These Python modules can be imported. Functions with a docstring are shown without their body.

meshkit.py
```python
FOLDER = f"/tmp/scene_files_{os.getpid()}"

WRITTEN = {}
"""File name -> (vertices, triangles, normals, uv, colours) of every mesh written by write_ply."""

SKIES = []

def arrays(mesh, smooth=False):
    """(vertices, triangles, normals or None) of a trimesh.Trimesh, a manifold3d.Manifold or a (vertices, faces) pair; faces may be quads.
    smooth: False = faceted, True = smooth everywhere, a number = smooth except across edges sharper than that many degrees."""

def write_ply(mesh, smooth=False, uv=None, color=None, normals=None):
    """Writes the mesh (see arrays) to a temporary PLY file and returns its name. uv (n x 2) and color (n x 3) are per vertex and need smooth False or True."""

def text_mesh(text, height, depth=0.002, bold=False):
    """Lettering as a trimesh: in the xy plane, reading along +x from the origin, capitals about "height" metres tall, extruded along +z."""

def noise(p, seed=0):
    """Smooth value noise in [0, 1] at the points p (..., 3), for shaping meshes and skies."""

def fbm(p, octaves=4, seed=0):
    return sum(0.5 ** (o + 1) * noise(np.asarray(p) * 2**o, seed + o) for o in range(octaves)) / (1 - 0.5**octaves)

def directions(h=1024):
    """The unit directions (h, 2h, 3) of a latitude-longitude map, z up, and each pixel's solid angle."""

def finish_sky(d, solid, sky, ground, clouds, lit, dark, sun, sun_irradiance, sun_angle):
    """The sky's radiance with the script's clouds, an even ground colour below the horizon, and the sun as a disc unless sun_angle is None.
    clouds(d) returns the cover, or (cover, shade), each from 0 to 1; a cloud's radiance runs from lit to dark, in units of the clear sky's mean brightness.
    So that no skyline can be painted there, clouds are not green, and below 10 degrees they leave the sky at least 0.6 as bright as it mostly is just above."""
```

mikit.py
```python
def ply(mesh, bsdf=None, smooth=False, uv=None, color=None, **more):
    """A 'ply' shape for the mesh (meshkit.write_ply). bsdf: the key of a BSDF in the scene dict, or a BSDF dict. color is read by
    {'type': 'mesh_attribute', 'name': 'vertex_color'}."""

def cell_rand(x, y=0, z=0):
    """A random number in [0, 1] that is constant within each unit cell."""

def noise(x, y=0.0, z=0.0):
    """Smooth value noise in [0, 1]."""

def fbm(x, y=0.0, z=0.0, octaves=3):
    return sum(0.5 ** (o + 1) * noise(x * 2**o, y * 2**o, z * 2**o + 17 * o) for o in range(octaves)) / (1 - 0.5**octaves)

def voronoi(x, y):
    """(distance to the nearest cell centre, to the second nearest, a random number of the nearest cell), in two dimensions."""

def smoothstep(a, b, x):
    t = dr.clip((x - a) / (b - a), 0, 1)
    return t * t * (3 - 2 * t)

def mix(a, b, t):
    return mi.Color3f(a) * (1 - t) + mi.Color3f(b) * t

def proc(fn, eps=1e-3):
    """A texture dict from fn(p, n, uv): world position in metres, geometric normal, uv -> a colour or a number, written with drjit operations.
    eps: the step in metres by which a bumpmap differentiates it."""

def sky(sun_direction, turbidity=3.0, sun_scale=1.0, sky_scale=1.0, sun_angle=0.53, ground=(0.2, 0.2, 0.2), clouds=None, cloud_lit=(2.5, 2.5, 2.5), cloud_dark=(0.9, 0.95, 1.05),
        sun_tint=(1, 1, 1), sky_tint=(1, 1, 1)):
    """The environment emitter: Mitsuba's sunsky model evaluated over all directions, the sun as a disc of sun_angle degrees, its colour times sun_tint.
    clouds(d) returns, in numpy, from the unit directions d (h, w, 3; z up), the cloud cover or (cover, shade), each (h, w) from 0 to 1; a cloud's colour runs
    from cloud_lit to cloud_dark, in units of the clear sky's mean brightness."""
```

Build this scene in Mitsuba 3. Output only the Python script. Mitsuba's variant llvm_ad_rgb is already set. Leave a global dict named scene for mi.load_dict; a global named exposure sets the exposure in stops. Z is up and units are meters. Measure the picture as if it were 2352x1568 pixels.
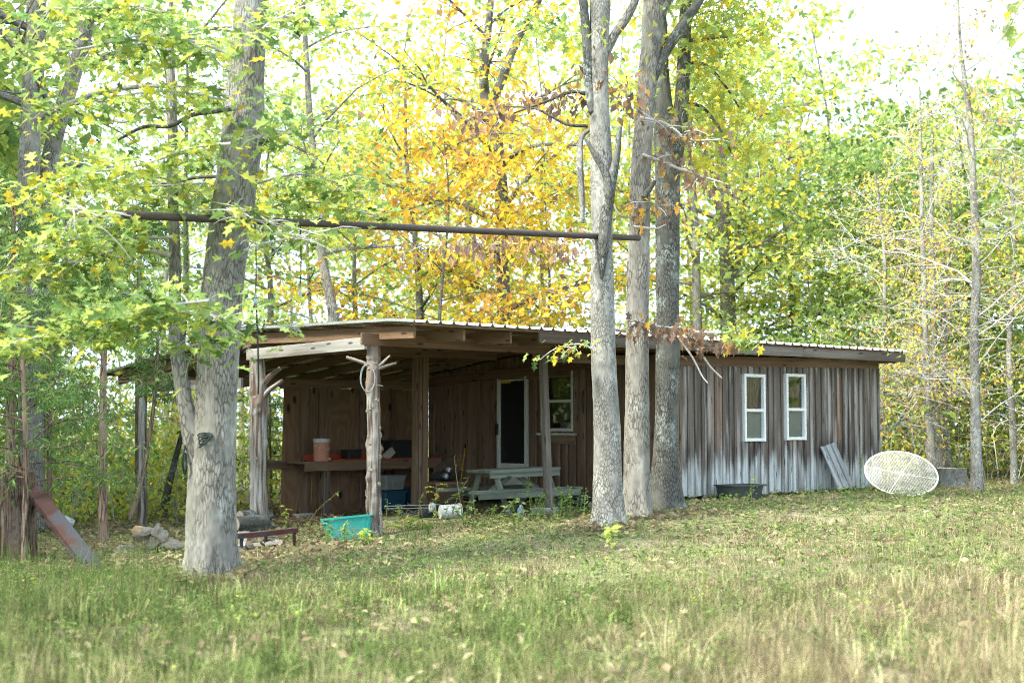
import math
import numpy as np
import drjit as dr
import mitsuba as mi
import mikit
from mikit import proc, noise, fbm, voronoi, cell_rand, smoothstep, mix
from meshkit import noise as nnoise, fbm as nfbm
from scipy.interpolate import RBFInterpolator

T = mi.ScalarTransform4f
scene, labels = {}, {}
RNG = np.random.default_rng(7)

# ------------------------------------------------------------------ camera, sky, exposure
EYE = np.array([0.0, 0.0, 1.6])
FPX, CX, CY = 3267.0, 1176.0, 784.0           # the photograph read at 2352 x 1568
PITCH = math.atan((985.0 - CY) / FPX)
FWD = np.array([0, math.cos(PITCH), math.sin(PITCH)])
UPV = np.array([0, -math.sin(PITCH), math.cos(PITCH)])
exposure = 3.75
scene['camera'] = {
    'type': 'thinlens', 'fov': math.degrees(2 * math.atan(CX / FPX)), 'fov_axis': 'x',
    'aperture_radius': 0.020, 'focus_distance': 20.5, 'near_clip': 0.1, 'far_clip': 600.0,
    'to_world': T().look_at(origin=EYE.tolist(), target=(EYE + FWD * 10).tolist(), up=UPV.tolist())}


def cloud(d):
    return np.clip(0.86 + 0.2 * nfbm(d * [3.0, 3.0, 6.0], 3, 3), 0, 1), 0.35 * nfbm(d * [2.0, 2.0, 4.0], 3, 5)


scene['sky'] = mikit.sky([-0.55, -0.42, 0.72], turbidity=3, sun_scale=0.62, sun_angle=12, ground=(0.14, 0.16, 0.08),
                         clouds=cloud, cloud_lit=(1.92, 2.33, 2.80), cloud_dark=(1.26, 1.54, 1.88), sun_tint=(0.86, 1.0, 1.13))


# ------------------------------------------------------------------ projection helpers: pixel of the photograph -> point of the place
def ray(px, py):
    d = np.array([1.0, 0, 0]) * ((px - CX) / FPX) + UPV * ((CY - py) / FPX) + FWD
    return d


def at(px, py, depth):
    d = ray(px, py)
    return EYE + d * (depth / d[1])


GC = [(855, 1232, 19.9), (1250, 1180, 22.0), (1560, 1152, 23.0), (2015, 1122, 26.8), (595, 1219, 22.2), (325, 1207, 24.2), (650, 1199, 26.0),
      (985, 1152, 28.0), (485, 1322, 15.2), (1398, 1209, 19.3), (1470, 1190, 20.3), (1530, 1173, 21.2), (2245, 1132, 26.0), (2185, 1118, 28.0), (340, 1268, 19.2),
      (30, 1292, 18.2), (225, 1308, 16.8), (2340, 1128, 27.0), (1750, 1142, 24.5), (1100, 1190, 21.5)]
_pts = [at(*c) for c in GC] + [np.array(p, float) for p in
        [(0, 5, 0.0), (-8, 6, 0.0), (8, 6, 0.08), (-5, 10, 0.0), (0, 10, 0.02), (6, 10, 0.1), (12, 18, 0.4), (-14, 20, -0.1), (-14, 40, -0.3), (0, 40, 0.1), (14, 40, 0.6), (-25, 70, -0.2), (0, 70, 0.3), (30, 70, 1.0), (-40, 120, 0.5), (40, 120, 2.0), (0, -20, 0.0), (-40, 0, 0), (40, 0, 0.3)]]
_pts = np.array(_pts)
_rbf = RBFInterpolator(_pts[:, :2], _pts[:, 2], smoothing=0.4, kernel='linear', neighbors=None)


def ground(x, y):
    x, y = np.broadcast_arrays(np.asarray(x, float), np.asarray(y, float))
    z = _rbf(np.stack([x.ravel(), y.ravel()], 1)).reshape(x.shape)
    return z + 0.06 * (nfbm(np.stack([x * 0.7, y * 0.7, x * 0], -1), 3, 4) - 0.5)


def on_ground(px, py):
    d = ray(px, py)
    lo, hi = 4.0, 90.0
    ts = np.linspace(lo, hi, 800) / d[1]
    P = EYE + d * ts[:, None]
    k = np.argmax(P[:, 2] < ground(P[:, 0], P[:, 1]))
    return P[k] if k else P[-1]


def gz(x, y):
    return float(ground(x, y))


# the shed's own axes: s along the front (to the right), t to the back
ORG = np.array([2.82, 24.0, 0.0])
E1 = np.array([0.758, 0.652, 0.0]); E1 /= np.linalg.norm(E1)
E2 = np.array([-E1[1], E1[0], 0.0])
EZ = np.array([0, 0, 1.0])


def S(s, t, z):
    return ORG + E1 * s + E2 * t + EZ * z


def hit(px, py, p0, n):
    d = ray(px, py)
    return EYE + d * (np.dot(p0 - EYE, n) / np.dot(d, n))


def st(p):
    q = np.asarray(p) - ORG
    return float(q @ E1), float(q @ E2), float(p[2])


# ------------------------------------------------------------------ mesh helpers; a mesh is (vertices, triangles, uv)
def join(*ms):
    ms = [m for m in ms if m is not None and len(m[0])]
    off = np.cumsum([0] + [len(m[0]) for m in ms])
    return (np.vstack([m[0] for m in ms]), np.vstack([np.asarray(m[1]) + o for m, o in zip(ms, off)]), np.vstack([m[2] for m in ms]))


def unit(v):
    v = np.asarray(v, float)
    return v / max(np.linalg.norm(v), 1e-12)


_bid = [0]


def board(p0, p1, w, h, up=EZ, bow=0.0, cut0=None):
    """A sawn board from p0 to p1, w wide sideways and h thick along up; uv: metres along, metres around + 10 per board."""
    _bid[0] += 1
    p0, p1 = np.asarray(p0, float), np.asarray(p1, float)
    a = unit(p1 - p0)
    side = np.cross(a, up)
    if np.linalg.norm(side) < 1e-6:
        side = np.cross(a, [1, 0, 0.2])
    side = unit(side)
    u = np.cross(side, a)
    L = np.linalg.norm(p1 - p0)
    n = 2 if not bow else 6
    c = min(0.004, 0.2 * w, 0.2 * h)
    prof = np.array([[-w / 2 + c, -h / 2], [w / 2 - c, -h / 2], [w / 2, -h / 2 + c], [w / 2, h / 2 - c], [w / 2 - c, h / 2], [-w / 2 + c, h / 2], [-w / 2, h / 2 - c], [-w / 2, -h / 2 + c]])
    V, F, UV = [], [], []
    k0 = 10.0 * _bid[0]
    seg = np.linspace(0, 1, n)
    ctr = p0 + (p1 - p0) * seg[:, None] + u * (bow * np.sin(np.pi * seg))[:, None]
    per = np.concatenate([[0], np.cumsum(np.linalg.norm(np.roll(prof, -1, 0) - prof, axis=1))])
    m = len(prof)
    for i in range(m):
        j = (i + 1) % m
        base = sum(len(x) for x in V)
        A = ctr + side * prof[i, 0] + u * prof[i, 1]
        B = ctr + side * prof[j, 0] + u * prof[j, 1]
        V.append(np.vstack([A, B]))
        UV.append(np.vstack([np.stack([seg * L, np.full(n, k0 + per[i])], 1), np.stack([seg * L, np.full(n, k0 + per[i + 1])], 1)]))
        for s_ in range(n - 1):
            F += [[base + s_, base + n + s_, base + n + s_ + 1], [base + s_, base + n + s_ + 1, base + s_ + 1]]
    for e, rev in ((0, True), (n - 1, False)):
        base = sum(len(x) for x in V)
        V.append(ctr[e] + side * prof[:, :1] + u * prof[:, 1:])
        UV.append(np.stack([prof[:, 0] * 0.2, k0 + prof[:, 1] + 1], 1))
        for i in range(1, m - 1):
            F.append([base, base + i + 1, base + i] if rev else [base, base + i, base + i + 1])
    F = np.array(F)[:, [0, 2, 1]]
    return np.vstack(V), F, np.vstack(UV)


def box(c, ax, ay, az, sx, sy, sz):
    ax, ay, az = unit(ax), unit(ay), unit(az)
    c = np.asarray(c, float)
    return board(c - ax * sx / 2, c + ax * sx / 2, sy, sz, az)


def tube(path, rad, n=8, cap=True, disp=None, uvoff=0.0):
    path = np.asarray(path, float)
    m = len(path)
    rad = np.broadcast_to(np.asarray(rad, float), (m,))
    tan = np.gradient(path, axis=0)
    tan /= np.linalg.norm(tan, axis=1, keepdims=True) + 1e-12
    ref = np.array([0, -1.0, 0]) if abs(tan[0][1]) < 0.8 else np.array([1.0, 0, 0])
    N = np.zeros_like(path)
    cur = unit(ref - tan[0] * np.dot(ref, tan[0]))
    for i in range(m):
        cur = unit(cur - tan[i] * np.dot(cur, tan[i]))
        N[i] = cur
    B = np.cross(tan, N)
    th = np.linspace(np.pi, 3 * np.pi, n + 1)              # the seam faces away
    L = np.concatenate([[0], np.cumsum(np.linalg.norm(np.diff(path, axis=0), axis=1))])
    r = rad[:, None] * np.ones(n + 1)
    if disp is not None:
        r = r + disp(np.broadcast_to(th, (m, n + 1)), np.broadcast_to(L[:, None], (m, n + 1)), r)
        r[:, -1] = r[:, 0]
    V = path[:, None] + r[..., None] * (np.cos(th)[None, :, None] * N[:, None] + np.sin(th)[None, :, None] * B[:, None])
    UV = np.stack([np.broadcast_to(th * rad.mean(), (m, n + 1)), np.broadcast_to(L[:, None], (m, n + 1)) + uvoff], -1)
    idx = np.arange(m * (n + 1)).reshape(m, n + 1)
    a, b, c, d = idx[:-1, :-1], idx[:-1, 1:], idx[1:, 1:], idx[1:, :-1]
    F = np.vstack([np.stack([a, b, c], -1).reshape(-1, 3), np.stack([a, c, d], -1).reshape(-1, 3)])
    V, UV = V.reshape(-1, 3), UV.reshape(-1, 2)
    if cap:
        for e in (0, m - 1):
            k = len(V)
            V = np.vstack([V, path[e][None]])
            UV = np.vstack([UV, UV[idx[e, :1]]])
            ring = idx[e]
            t = np.stack([np.full(n, k), ring[1:], ring[:-1]], 1) if e == 0 else np.stack([np.full(n, k), ring[:-1], ring[1:]], 1)
            F = np.vstack([F, t])
    return V, F, UV


def smooth_path(pts, n):
    """Catmull-Rom through points (columns may hold a radius too)."""
    p = np.asarray(pts, float)
    if len(p) == 2:
        return p[0] + (p[1] - p[0]) * np.linspace(0, 1, n)[:, None]
    q = np.vstack([2 * p[0] - p[1], p, 2 * p[-1] - p[-2]])
    out = []
    for u in np.linspace(0, len(p) - 1 - 1e-9, n):
        i = int(u); t = u - i
        a, b, c, d = q[i:i + 4]
        out.append(0.5 * (2 * b + (c - a) * t + (2 * a - 5 * b + 4 * c - d) * t * t + (3 * b - 3 * c + d - a) * t ** 3))
    return np.array(out)


def lathe(c, axis, prof, n=24):
    """prof: (radius, height) rows around axis from c."""
    axis = unit(axis)
    x = unit(np.cross(axis, [0.3, 0.9, 0.1] if abs(axis[1]) < 0.9 else [1, 0, 0]))
    y = np.cross(axis, x)
    th = np.linspace(0, 2 * np.pi, n + 1)
    prof = np.asarray(prof, float)
    V = np.asarray(c, float) + prof[:, None, 1:] * axis + prof[:, None, :1] * (np.cos(th)[None, :, None] * x + np.sin(th)[None, :, None] * y)
    m = len(prof)
    idx = np.arange(m * (n + 1)).reshape(m, n + 1)
    a, b, cc, d = idx[:-1, :-1], idx[:-1, 1:], idx[1:, 1:], idx[1:, :-1]
    F = np.vstack([np.stack([a, b, cc], -1).reshape(-1, 3), np.stack([a, cc, d], -1).reshape(-1, 3)])
    UV = np.stack(np.broadcast_arrays(th[None], prof[:, 1:]), -1)
    return V.reshape(-1, 3), F, UV.reshape(-1, 2)


def loft(rings, close=True):
    """A skin over rings of equal length (m, n, 3), the ends closed."""
    R = np.asarray(rings, float)
    m, n = R.shape[:2]
    V = R.reshape(-1, 3)
    idx = np.arange(m * n).reshape(m, n)
    nx = np.roll(idx, -1, 1)
    F = np.vstack([np.stack([idx[:-1], nx[:-1], nx[1:]], -1).reshape(-1, 3), np.stack([idx[:-1], nx[1:], idx[1:]], -1).reshape(-1, 3)])
    if close:
        for e in (0, m - 1):
            k = len(V)
            V = np.vstack([V, R[e].mean(0)])
            t = np.stack([np.full(n, k), idx[e], nx[e]], 1)
            F = np.vstack([F, t[:, ::-1] if e == 0 else t])
    return V, F, np.zeros((len(V), 2)) + V[:, :1] * [[0.5, 0.5]]


def open_box(c, ax, ay, sx, sy, h, taper=0.88, wall=0.012, lip=0.02, rot_up=EZ):
    """A moulded tub: outer skin, rolled lip, inner skin."""
    ax, ay, up = unit(ax), unit(ay), unit(rot_up)
    c = np.asarray(c, float)

    def ring(k, z, e):
        r = min(sx, sy) * 0.12
        q = []
        for (cx_, cy_, a0) in ((1, 1, 0), (-1, 1, 90), (-1, -1, 180), (1, -1, 270)):
            for a in (0, 30, 60, 90):
                th = math.radians(a0 + a)
                q.append(((sx / 2 * k + e - r) * cx_ + r * math.cos(th), (sy / 2 * k + e - r) * cy_ + r * math.sin(th)))
        q = np.array(q)
        return c + ax * q[:, :1] + ay * q[:, 1:] + up * z
    R = [ring(taper, 0, 0), ring(1 - (1 - taper) * 0.06, h * 0.94, 0), ring(1, h * 0.94, lip), ring(1, h, lip), ring(1, h, -wall), ring(taper, wall, -wall)]
    return loft(R, True)


# ------------------------------------------------------------------ scene entries
_count = {}


def key_for(parent, name):
    k = f'{parent}__{name}' if parent else name
    n = _count.get(k, -1) + 1
    _count[k] = n
    return k if n == 0 else f'{k}_{n:03d}'


def put(parent, name, mesh, bsdf, smooth=False, **tag):
    k = key_for(parent, name)
    v, f, uv = mesh
    scene[k] = mikit.ply((v, f), bsdf, smooth=smooth, uv=uv if isinstance(smooth, bool) else None)
    if tag:
        labels[k] = {a: b for a, b in tag.items() if b}
    return k


def thing(name, label, category, group=None, kind=None):
    k = key_for(None, name)
    labels[k] = {a: b for a, b in dict(label=label, category=category, group=group, kind=kind).items() if b}
    return k


# ------------------------------------------------------------------ materials
def C3(*c):
    return mi.Color3f(*c)


def leaf_col(p, n, uv):
    u = dr.clip(uv.x, 0, 1)
    stops = [(0.0, (0.06, 0.115, 0.038)), (0.2, (0.16, 0.26, 0.085)), (0.38, (0.36, 0.48, 0.16)), (0.52, (0.57, 0.62, 0.15)), (0.66, (0.84, 0.66, 0.065)), (0.80, (0.70, 0.38, 0.09)),
             (0.90, (0.38, 0.25, 0.18)), (1.0, (0.20, 0.14, 0.115))]
    c = C3(*stops[0][1])
    for (a, ca), (b, cb) in zip(stops[:-1], stops[1:]):
        t = dr.clip((u - a) / (b - a), 0, 1)
        c = dr.select(u >= a, mix(ca, cb, t), c)
    return dr.clip(c * uv.y, 0, 0.95)


scene['mat_leaf'] = {'type': 'principledthin', 'base_color': proc(leaf_col), 'roughness': 0.42, 'diff_trans': 1.25, 'spec_trans': 0.0, 'eta': 1.4}


def grass_col(p, n, uv):
    u = dr.clip(uv.x, 0, 1)
    stops = [(0.0, (0.09, 0.16, 0.045)), (0.3, (0.18, 0.25, 0.08)), (0.55, (0.32, 0.31, 0.14)), (0.8, (0.54, 0.47, 0.28)), (1.0, (0.34, 0.25, 0.17))]
    c = C3(*stops[0][1])
    for (a, ca), (b, cb) in zip(stops[:-1], stops[1:]):
        t = dr.clip((u - a) / (b - a), 0, 1)
        c = dr.select(u >= a, mix(ca, cb, t), c)
    return dr.clip(c * uv.y, 0, 0.9)


scene['mat_grass'] = {'type': 'principledthin', 'base_color': proc(grass_col), 'roughness': 0.55, 'diff_trans': 0.8, 'eta': 1.3}


def ground_col(p, n, uv):
    a = fbm(p.x * 2.1, p.y * 2.1, 0, 4)
    b = noise(p.x * 23, p.y * 23, 3)
    c = mix((0.085, 0.07, 0.045), (0.18, 0.155, 0.10), a)
    c = mix(c, (0.11, 0.135, 0.055), smoothstep(0.35, 0.65, fbm(p.x * 0.8 + 9, p.y * 0.8, 2, 3)) * 0.7)
    return c * (0.65 + 0.7 * b)


def twosided(b):
    return {'type': 'twosided', 'b': b}


def principled(col, rough=0.6, spec=0.5, **k):
    return twosided({'type': 'principled', 'base_color': proc(col) if callable(col) else {'type': 'rgb', 'value': list(col)}, 'roughness': rough, 'specular': spec, **k})


scene['mat_ground'] = principled(ground_col, 0.95, 0.1)


def bark(dark, light, lichen, sx, sy, lich, thr=0.48):
    def fn(p, n, uv):
        wx = uv.x + 0.02 * noise(uv.x * 9, uv.y * 5, 1)
        f1, f2, r = voronoi(wx * sx, uv.y * sy + 0.6 * noise(wx * sx, uv.y * 3, 2))
        crack = (1 - smoothstep(0.03, 0.34, f2 - f1)) * smoothstep(0.22, 0.58, fbm(wx * 9, uv.y * 3.5, 5, 3))
        g = fbm(p.x * 12, p.y * 12, p.z * 7, 3)
        c = C3(*light) * (0.62 + 0.5 * g + 0.28 * r)
        c = c * (0.82 + 0.36 * fbm(p.x * 2.3, p.y * 2.3, p.z * 1.1, 2))
        lm = smoothstep(thr, thr + 0.16, fbm(p.x * 5 + 3, p.y * 5, p.z * 2.6, 4)) * smoothstep(0.25, 0.6, noise(p.x * 30, p.y * 30, p.z * 22))
        c = mix(c, lichen, lm * lich * (0.5 + 0.5 * r))
        return mix(c, dark, dr.clip(crack * 0.85, 0, 0.85))
    return fn


scene['mat_bark_pale'] = principled(bark((0.065, 0.06, 0.053), (0.225, 0.22, 0.205), (0.44, 0.44, 0.41), 42, 15, 0.8, 0.47), 0.9, 0.2)
scene['mat_bark_oak'] = principled(bark((0.06, 0.056, 0.05), (0.225, 0.213, 0.195), (0.38, 0.40, 0.37), 38, 8, 0.7, 0.54), 0.9, 0.2)
scene['mat_bark_dark'] = principled(bark((0.018, 0.018, 0.016), (0.12, 0.12, 0.11), (0.36, 0.40, 0.38), 44, 13, 0.8, 0.52), 0.9, 0.2)
scene['mat_bark_cedar'] = principled(bark((0.05, 0.03, 0.022), (0.27, 0.19, 0.145), (0.34, 0.32, 0.28), 40, 2.4, 0.5), 0.9, 0.2)
scene['mat_bark_stump'] = principled(bark((0.02, 0.013, 0.01), (0.15, 0.10, 0.075), (0.26, 0.23, 0.2), 26, 1.6, 0.5), 0.9, 0.2)
scene['mat_twig'] = principled((0.45, 0.43, 0.41), 0.9, 0.2)


def wood(dark, mid, pale, streak=0.5):
    def fn(p, n, uv):
        b = dr.floor(uv.y / 10.0)
        r, r2 = cell_rand(b, 3), cell_rand(b, 7)
        v = uv.y - b * 10.0
        g = fbm(uv.x * 1.6 + r * 40, v * 42, r2 * 9, 4)
        w = fbm(uv.x * 0.7 + r2 * 30, v * 9, r * 5, 3)
        kx, ky = uv.x * 1.7 + r * 11, v * 7 + r2 * 5
        f1, _, kr = voronoi(kx, ky)
        knot = (1 - smoothstep(0.06, 0.16, f1)) * smoothstep(0.55, 0.6, kr)
        c = mix(dark, mid, dr.clip(0.2 + r * 0.5 + 0.9 * (g - 0.35), 0, 1))
        c = mix(c, pale, dr.clip(smoothstep(0.42, 0.72, w + 0.25 * (r2 - 0.5)) * streak * (0.4 + g), 0, 1))
        return mix(c, C3(*dark) * 0.5, knot * 0.85)
    return fn


scene['mat_wood_brown'] = principled(wood((0.085, 0.053, 0.035), (0.235, 0.155, 0.105), (0.30, 0.225, 0.17), 0.5), 0.85, 0.2)
scene['mat_wood_header'] = principled(wood((0.09, 0.052, 0.034), (0.25, 0.155, 0.10), (0.31, 0.23, 0.17), 0.4), 0.85, 0.2)
scene['mat_orange_wood'] = principled(wood((0.26, 0.09, 0.03), (0.42, 0.17, 0.06), (0.46, 0.22, 0.1), 0.4), 0.85, 0.2)
scene['mat_wood_grey'] = principled(wood((0.09, 0.072, 0.06), (0.25, 0.22, 0.195), (0.43, 0.415, 0.395), 0.75), 0.85, 0.2)
scene['mat_wood_fascia'] = principled(wood((0.06, 0.045, 0.035), (0.14, 0.11, 0.09), (0.25, 0.225, 0.20), 0.6), 0.85, 0.2)
scene['mat_wood_bleached'] = principled(wood((0.17, 0.175, 0.18), (0.33, 0.345, 0.36), (0.50, 0.52, 0.54), 0.6), 0.85, 0.2)
scene['mat_wood_table'] = principled(wood((0.09, 0.105, 0.085), (0.18, 0.20, 0.165), (0.30, 0.32, 0.275), 0.6), 0.8, 0.2)


def siding(p, n, uv):
    b = dr.floor(uv.y / 10.0)
    r, r2, r3 = cell_rand(b, 3), cell_rand(b, 7), cell_rand(b, 11)
    v = uv.y - b * 10.0
    g = fbm(uv.x * 1.5 + r * 40, v * 44, r2 * 9, 4)
    w = fbm(uv.x * 1.1 + r2 * 30, v * 10, r * 5, 4)
    h = p.z - 0.5
    c = mix((0.075, 0.06, 0.052), (0.20, 0.168, 0.15), dr.clip(0.15 + r * 0.5 + 0.8 * (g - 0.32), 0, 1))
    c = mix(c, (0.50, 0.47, 0.45), smoothstep(0.46, 0.72, w + 0.3 * (r3 - 0.5)) * (0.25 + 0.6 * g))
    edge = 0.62 + 0.30 * (r - 0.5) + 0.5 * (fbm(uv.x * 0.5, v * 22, r * 7, 3) - 0.5)
    low = 1 - smoothstep(edge - 0.22, edge + 0.08, h)
    band = smoothstep(edge - 0.12, edge + 0.02, h) * (1 - smoothstep(edge + 0.1, edge + 0.55, h))
    c = c * (1 - 0.45 * band * smoothstep(0.35, 0.7, r2))
    c = mix(c, mix((0.33, 0.36, 0.375), (0.66, 0.68, 0.68), g), low * (0.25 + 0.7 * smoothstep(0.3, 0.62, w)))
    red = smoothstep(0.88, 0.9, r3) * smoothstep(0.55, 0.8, noise(uv.x * 0.9 + r * 9, v * 6, 4)) * smoothstep(0.6, 0.9, h)
    c = mix(c, (0.25, 0.12, 0.06), red * 0.5)
    f1, _, kr = voronoi(uv.x * 1.5 + r * 11, v * 8 + r2 * 5)
    return mix(c, (0.03, 0.022, 0.02), (1 - smoothstep(0.05, 0.14, f1)) * smoothstep(0.6, 0.65, kr) * 0.8)


scene['mat_siding'] = principled(siding, 0.88, 0.2)


def ply_col(p, n, uv):
    q = p.x * float(E1[0]) + p.y * float(E1[1])
    s = fbm(q * 2.2, p.z * 0.7, 3, 3)
    rings = 0.5 + 0.5 * dr.sin(60 * s + 8 * q)
    c = mix((0.18, 0.105, 0.062), (0.27, 0.17, 0.105), rings * 0.6 + 0.4 * noise(q * 60, p.z * 3))
    f1, _, kr = voronoi(q * 2.6, p.z * 1.25)
    f1b = dr.sqrt(dr.square(f1))
    return mix(c, (0.03, 0.02, 0.015), (1 - smoothstep(0.06, 0.13, f1b)) * smoothstep(0.25, 0.3, kr) * 0.9)


scene['mat_plywood'] = principled(ply_col, 0.85, 0.2)


def log_col(p, n, uv):
    g = smoothstep(0.3, 0.7, fbm(uv.x * 34, uv.y * 2.2, 1, 4))
    s = fbm(uv.x * 8 + 5, uv.y * 1.2, 4, 3)
    c = mix((0.085, 0.062, 0.05), (0.33, 0.295, 0.265), g)
    c = mix(c, (0.52, 0.51, 0.495), smoothstep(0.5, 0.7, s) * 0.7 * (0.4 + 0.6 * g))
    return mix(c, (0.20, 0.12, 0.085), smoothstep(0.58, 0.75, fbm(uv.x * 5, uv.y * 1.5, 9, 3)) * 0.7)


scene['mat_log'] = principled(log_col, 0.85, 0.2)


def stone_col(p, n, uv):
    g = fbm(p.x * 6, p.y * 6, p.z * 9, 4)
    c = mix((0.12, 0.10, 0.08), (0.36, 0.32, 0.265), g)
    return mix(c, (0.48, 0.29, 0.14), smoothstep(0.55, 0.7, fbm(p.x * 3 + 4, p.y * 3, p.z * 3, 3)) * 0.6)


scene['mat_stone'] = principled(stone_col, 0.9, 0.2)
scene['mat_concrete'] = principled((0.40, 0.40, 0.39), 0.95, 0.1)


def steel_col(p, n, uv):
    g = fbm(p.x * 3, p.y * 3, p.z * 3, 4)
    return mix((0.55, 0.56, 0.58), (0.72, 0.73, 0.75), g)


scene['mat_roof'] = twosided({'type': 'principled', 'base_color': proc(steel_col), 'metallic': 0.6, 'roughness': 0.4, 'specular': 0.5})


def rust_col(p, n, uv):
    g = fbm(p.x * 5, p.y * 5, p.z * 5, 4)
    c = mix((0.055, 0.027, 0.025), (0.11, 0.062, 0.058), g)
    return mix(c, (0.05, 0.075, 0.095), smoothstep(0.52, 0.62, fbm(p.x * 1.7 + 2, p.y * 1.7, p.z * 1.7 + 1, 3)) * 0.6)


scene['mat_rust'] = principled(rust_col, 0.9, 0.1)


def pipe_col(p, n, uv):
    return mix((0.035, 0.027, 0.025), (0.095, 0.07, 0.06), fbm(p.x * 9, p.y * 9, p.z * 30, 3))


scene['mat_pipe'] = principled(pipe_col, 0.6, 0.4)


def endgrain(p, n, uv):
    return mix((0.26, 0.23, 0.19), (0.42, 0.38, 0.32), noise(p.x * 50, p.y * 50, p.z * 50))


scene['mat_endgrain'] = principled(endgrain, 0.9, 0.1)


def grimy(base, dust, amount):
    """Moulded plastic or enamel with rain-splashed dirt, thickest near the ground, and faded patches."""
    def fn(p, n, uv):
        g = fbm(p.x * 7, p.y * 7, p.z * 5, 4)
        c = C3(*base) * (0.8 + 0.45 * fbm(p.x * 3 + 5, p.y * 3, p.z * 3, 3))
        return mix(c, dust, dr.clip(smoothstep(0.42, 0.75, g) * amount + amount * 0.25, 0, 1))
    return fn


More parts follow.
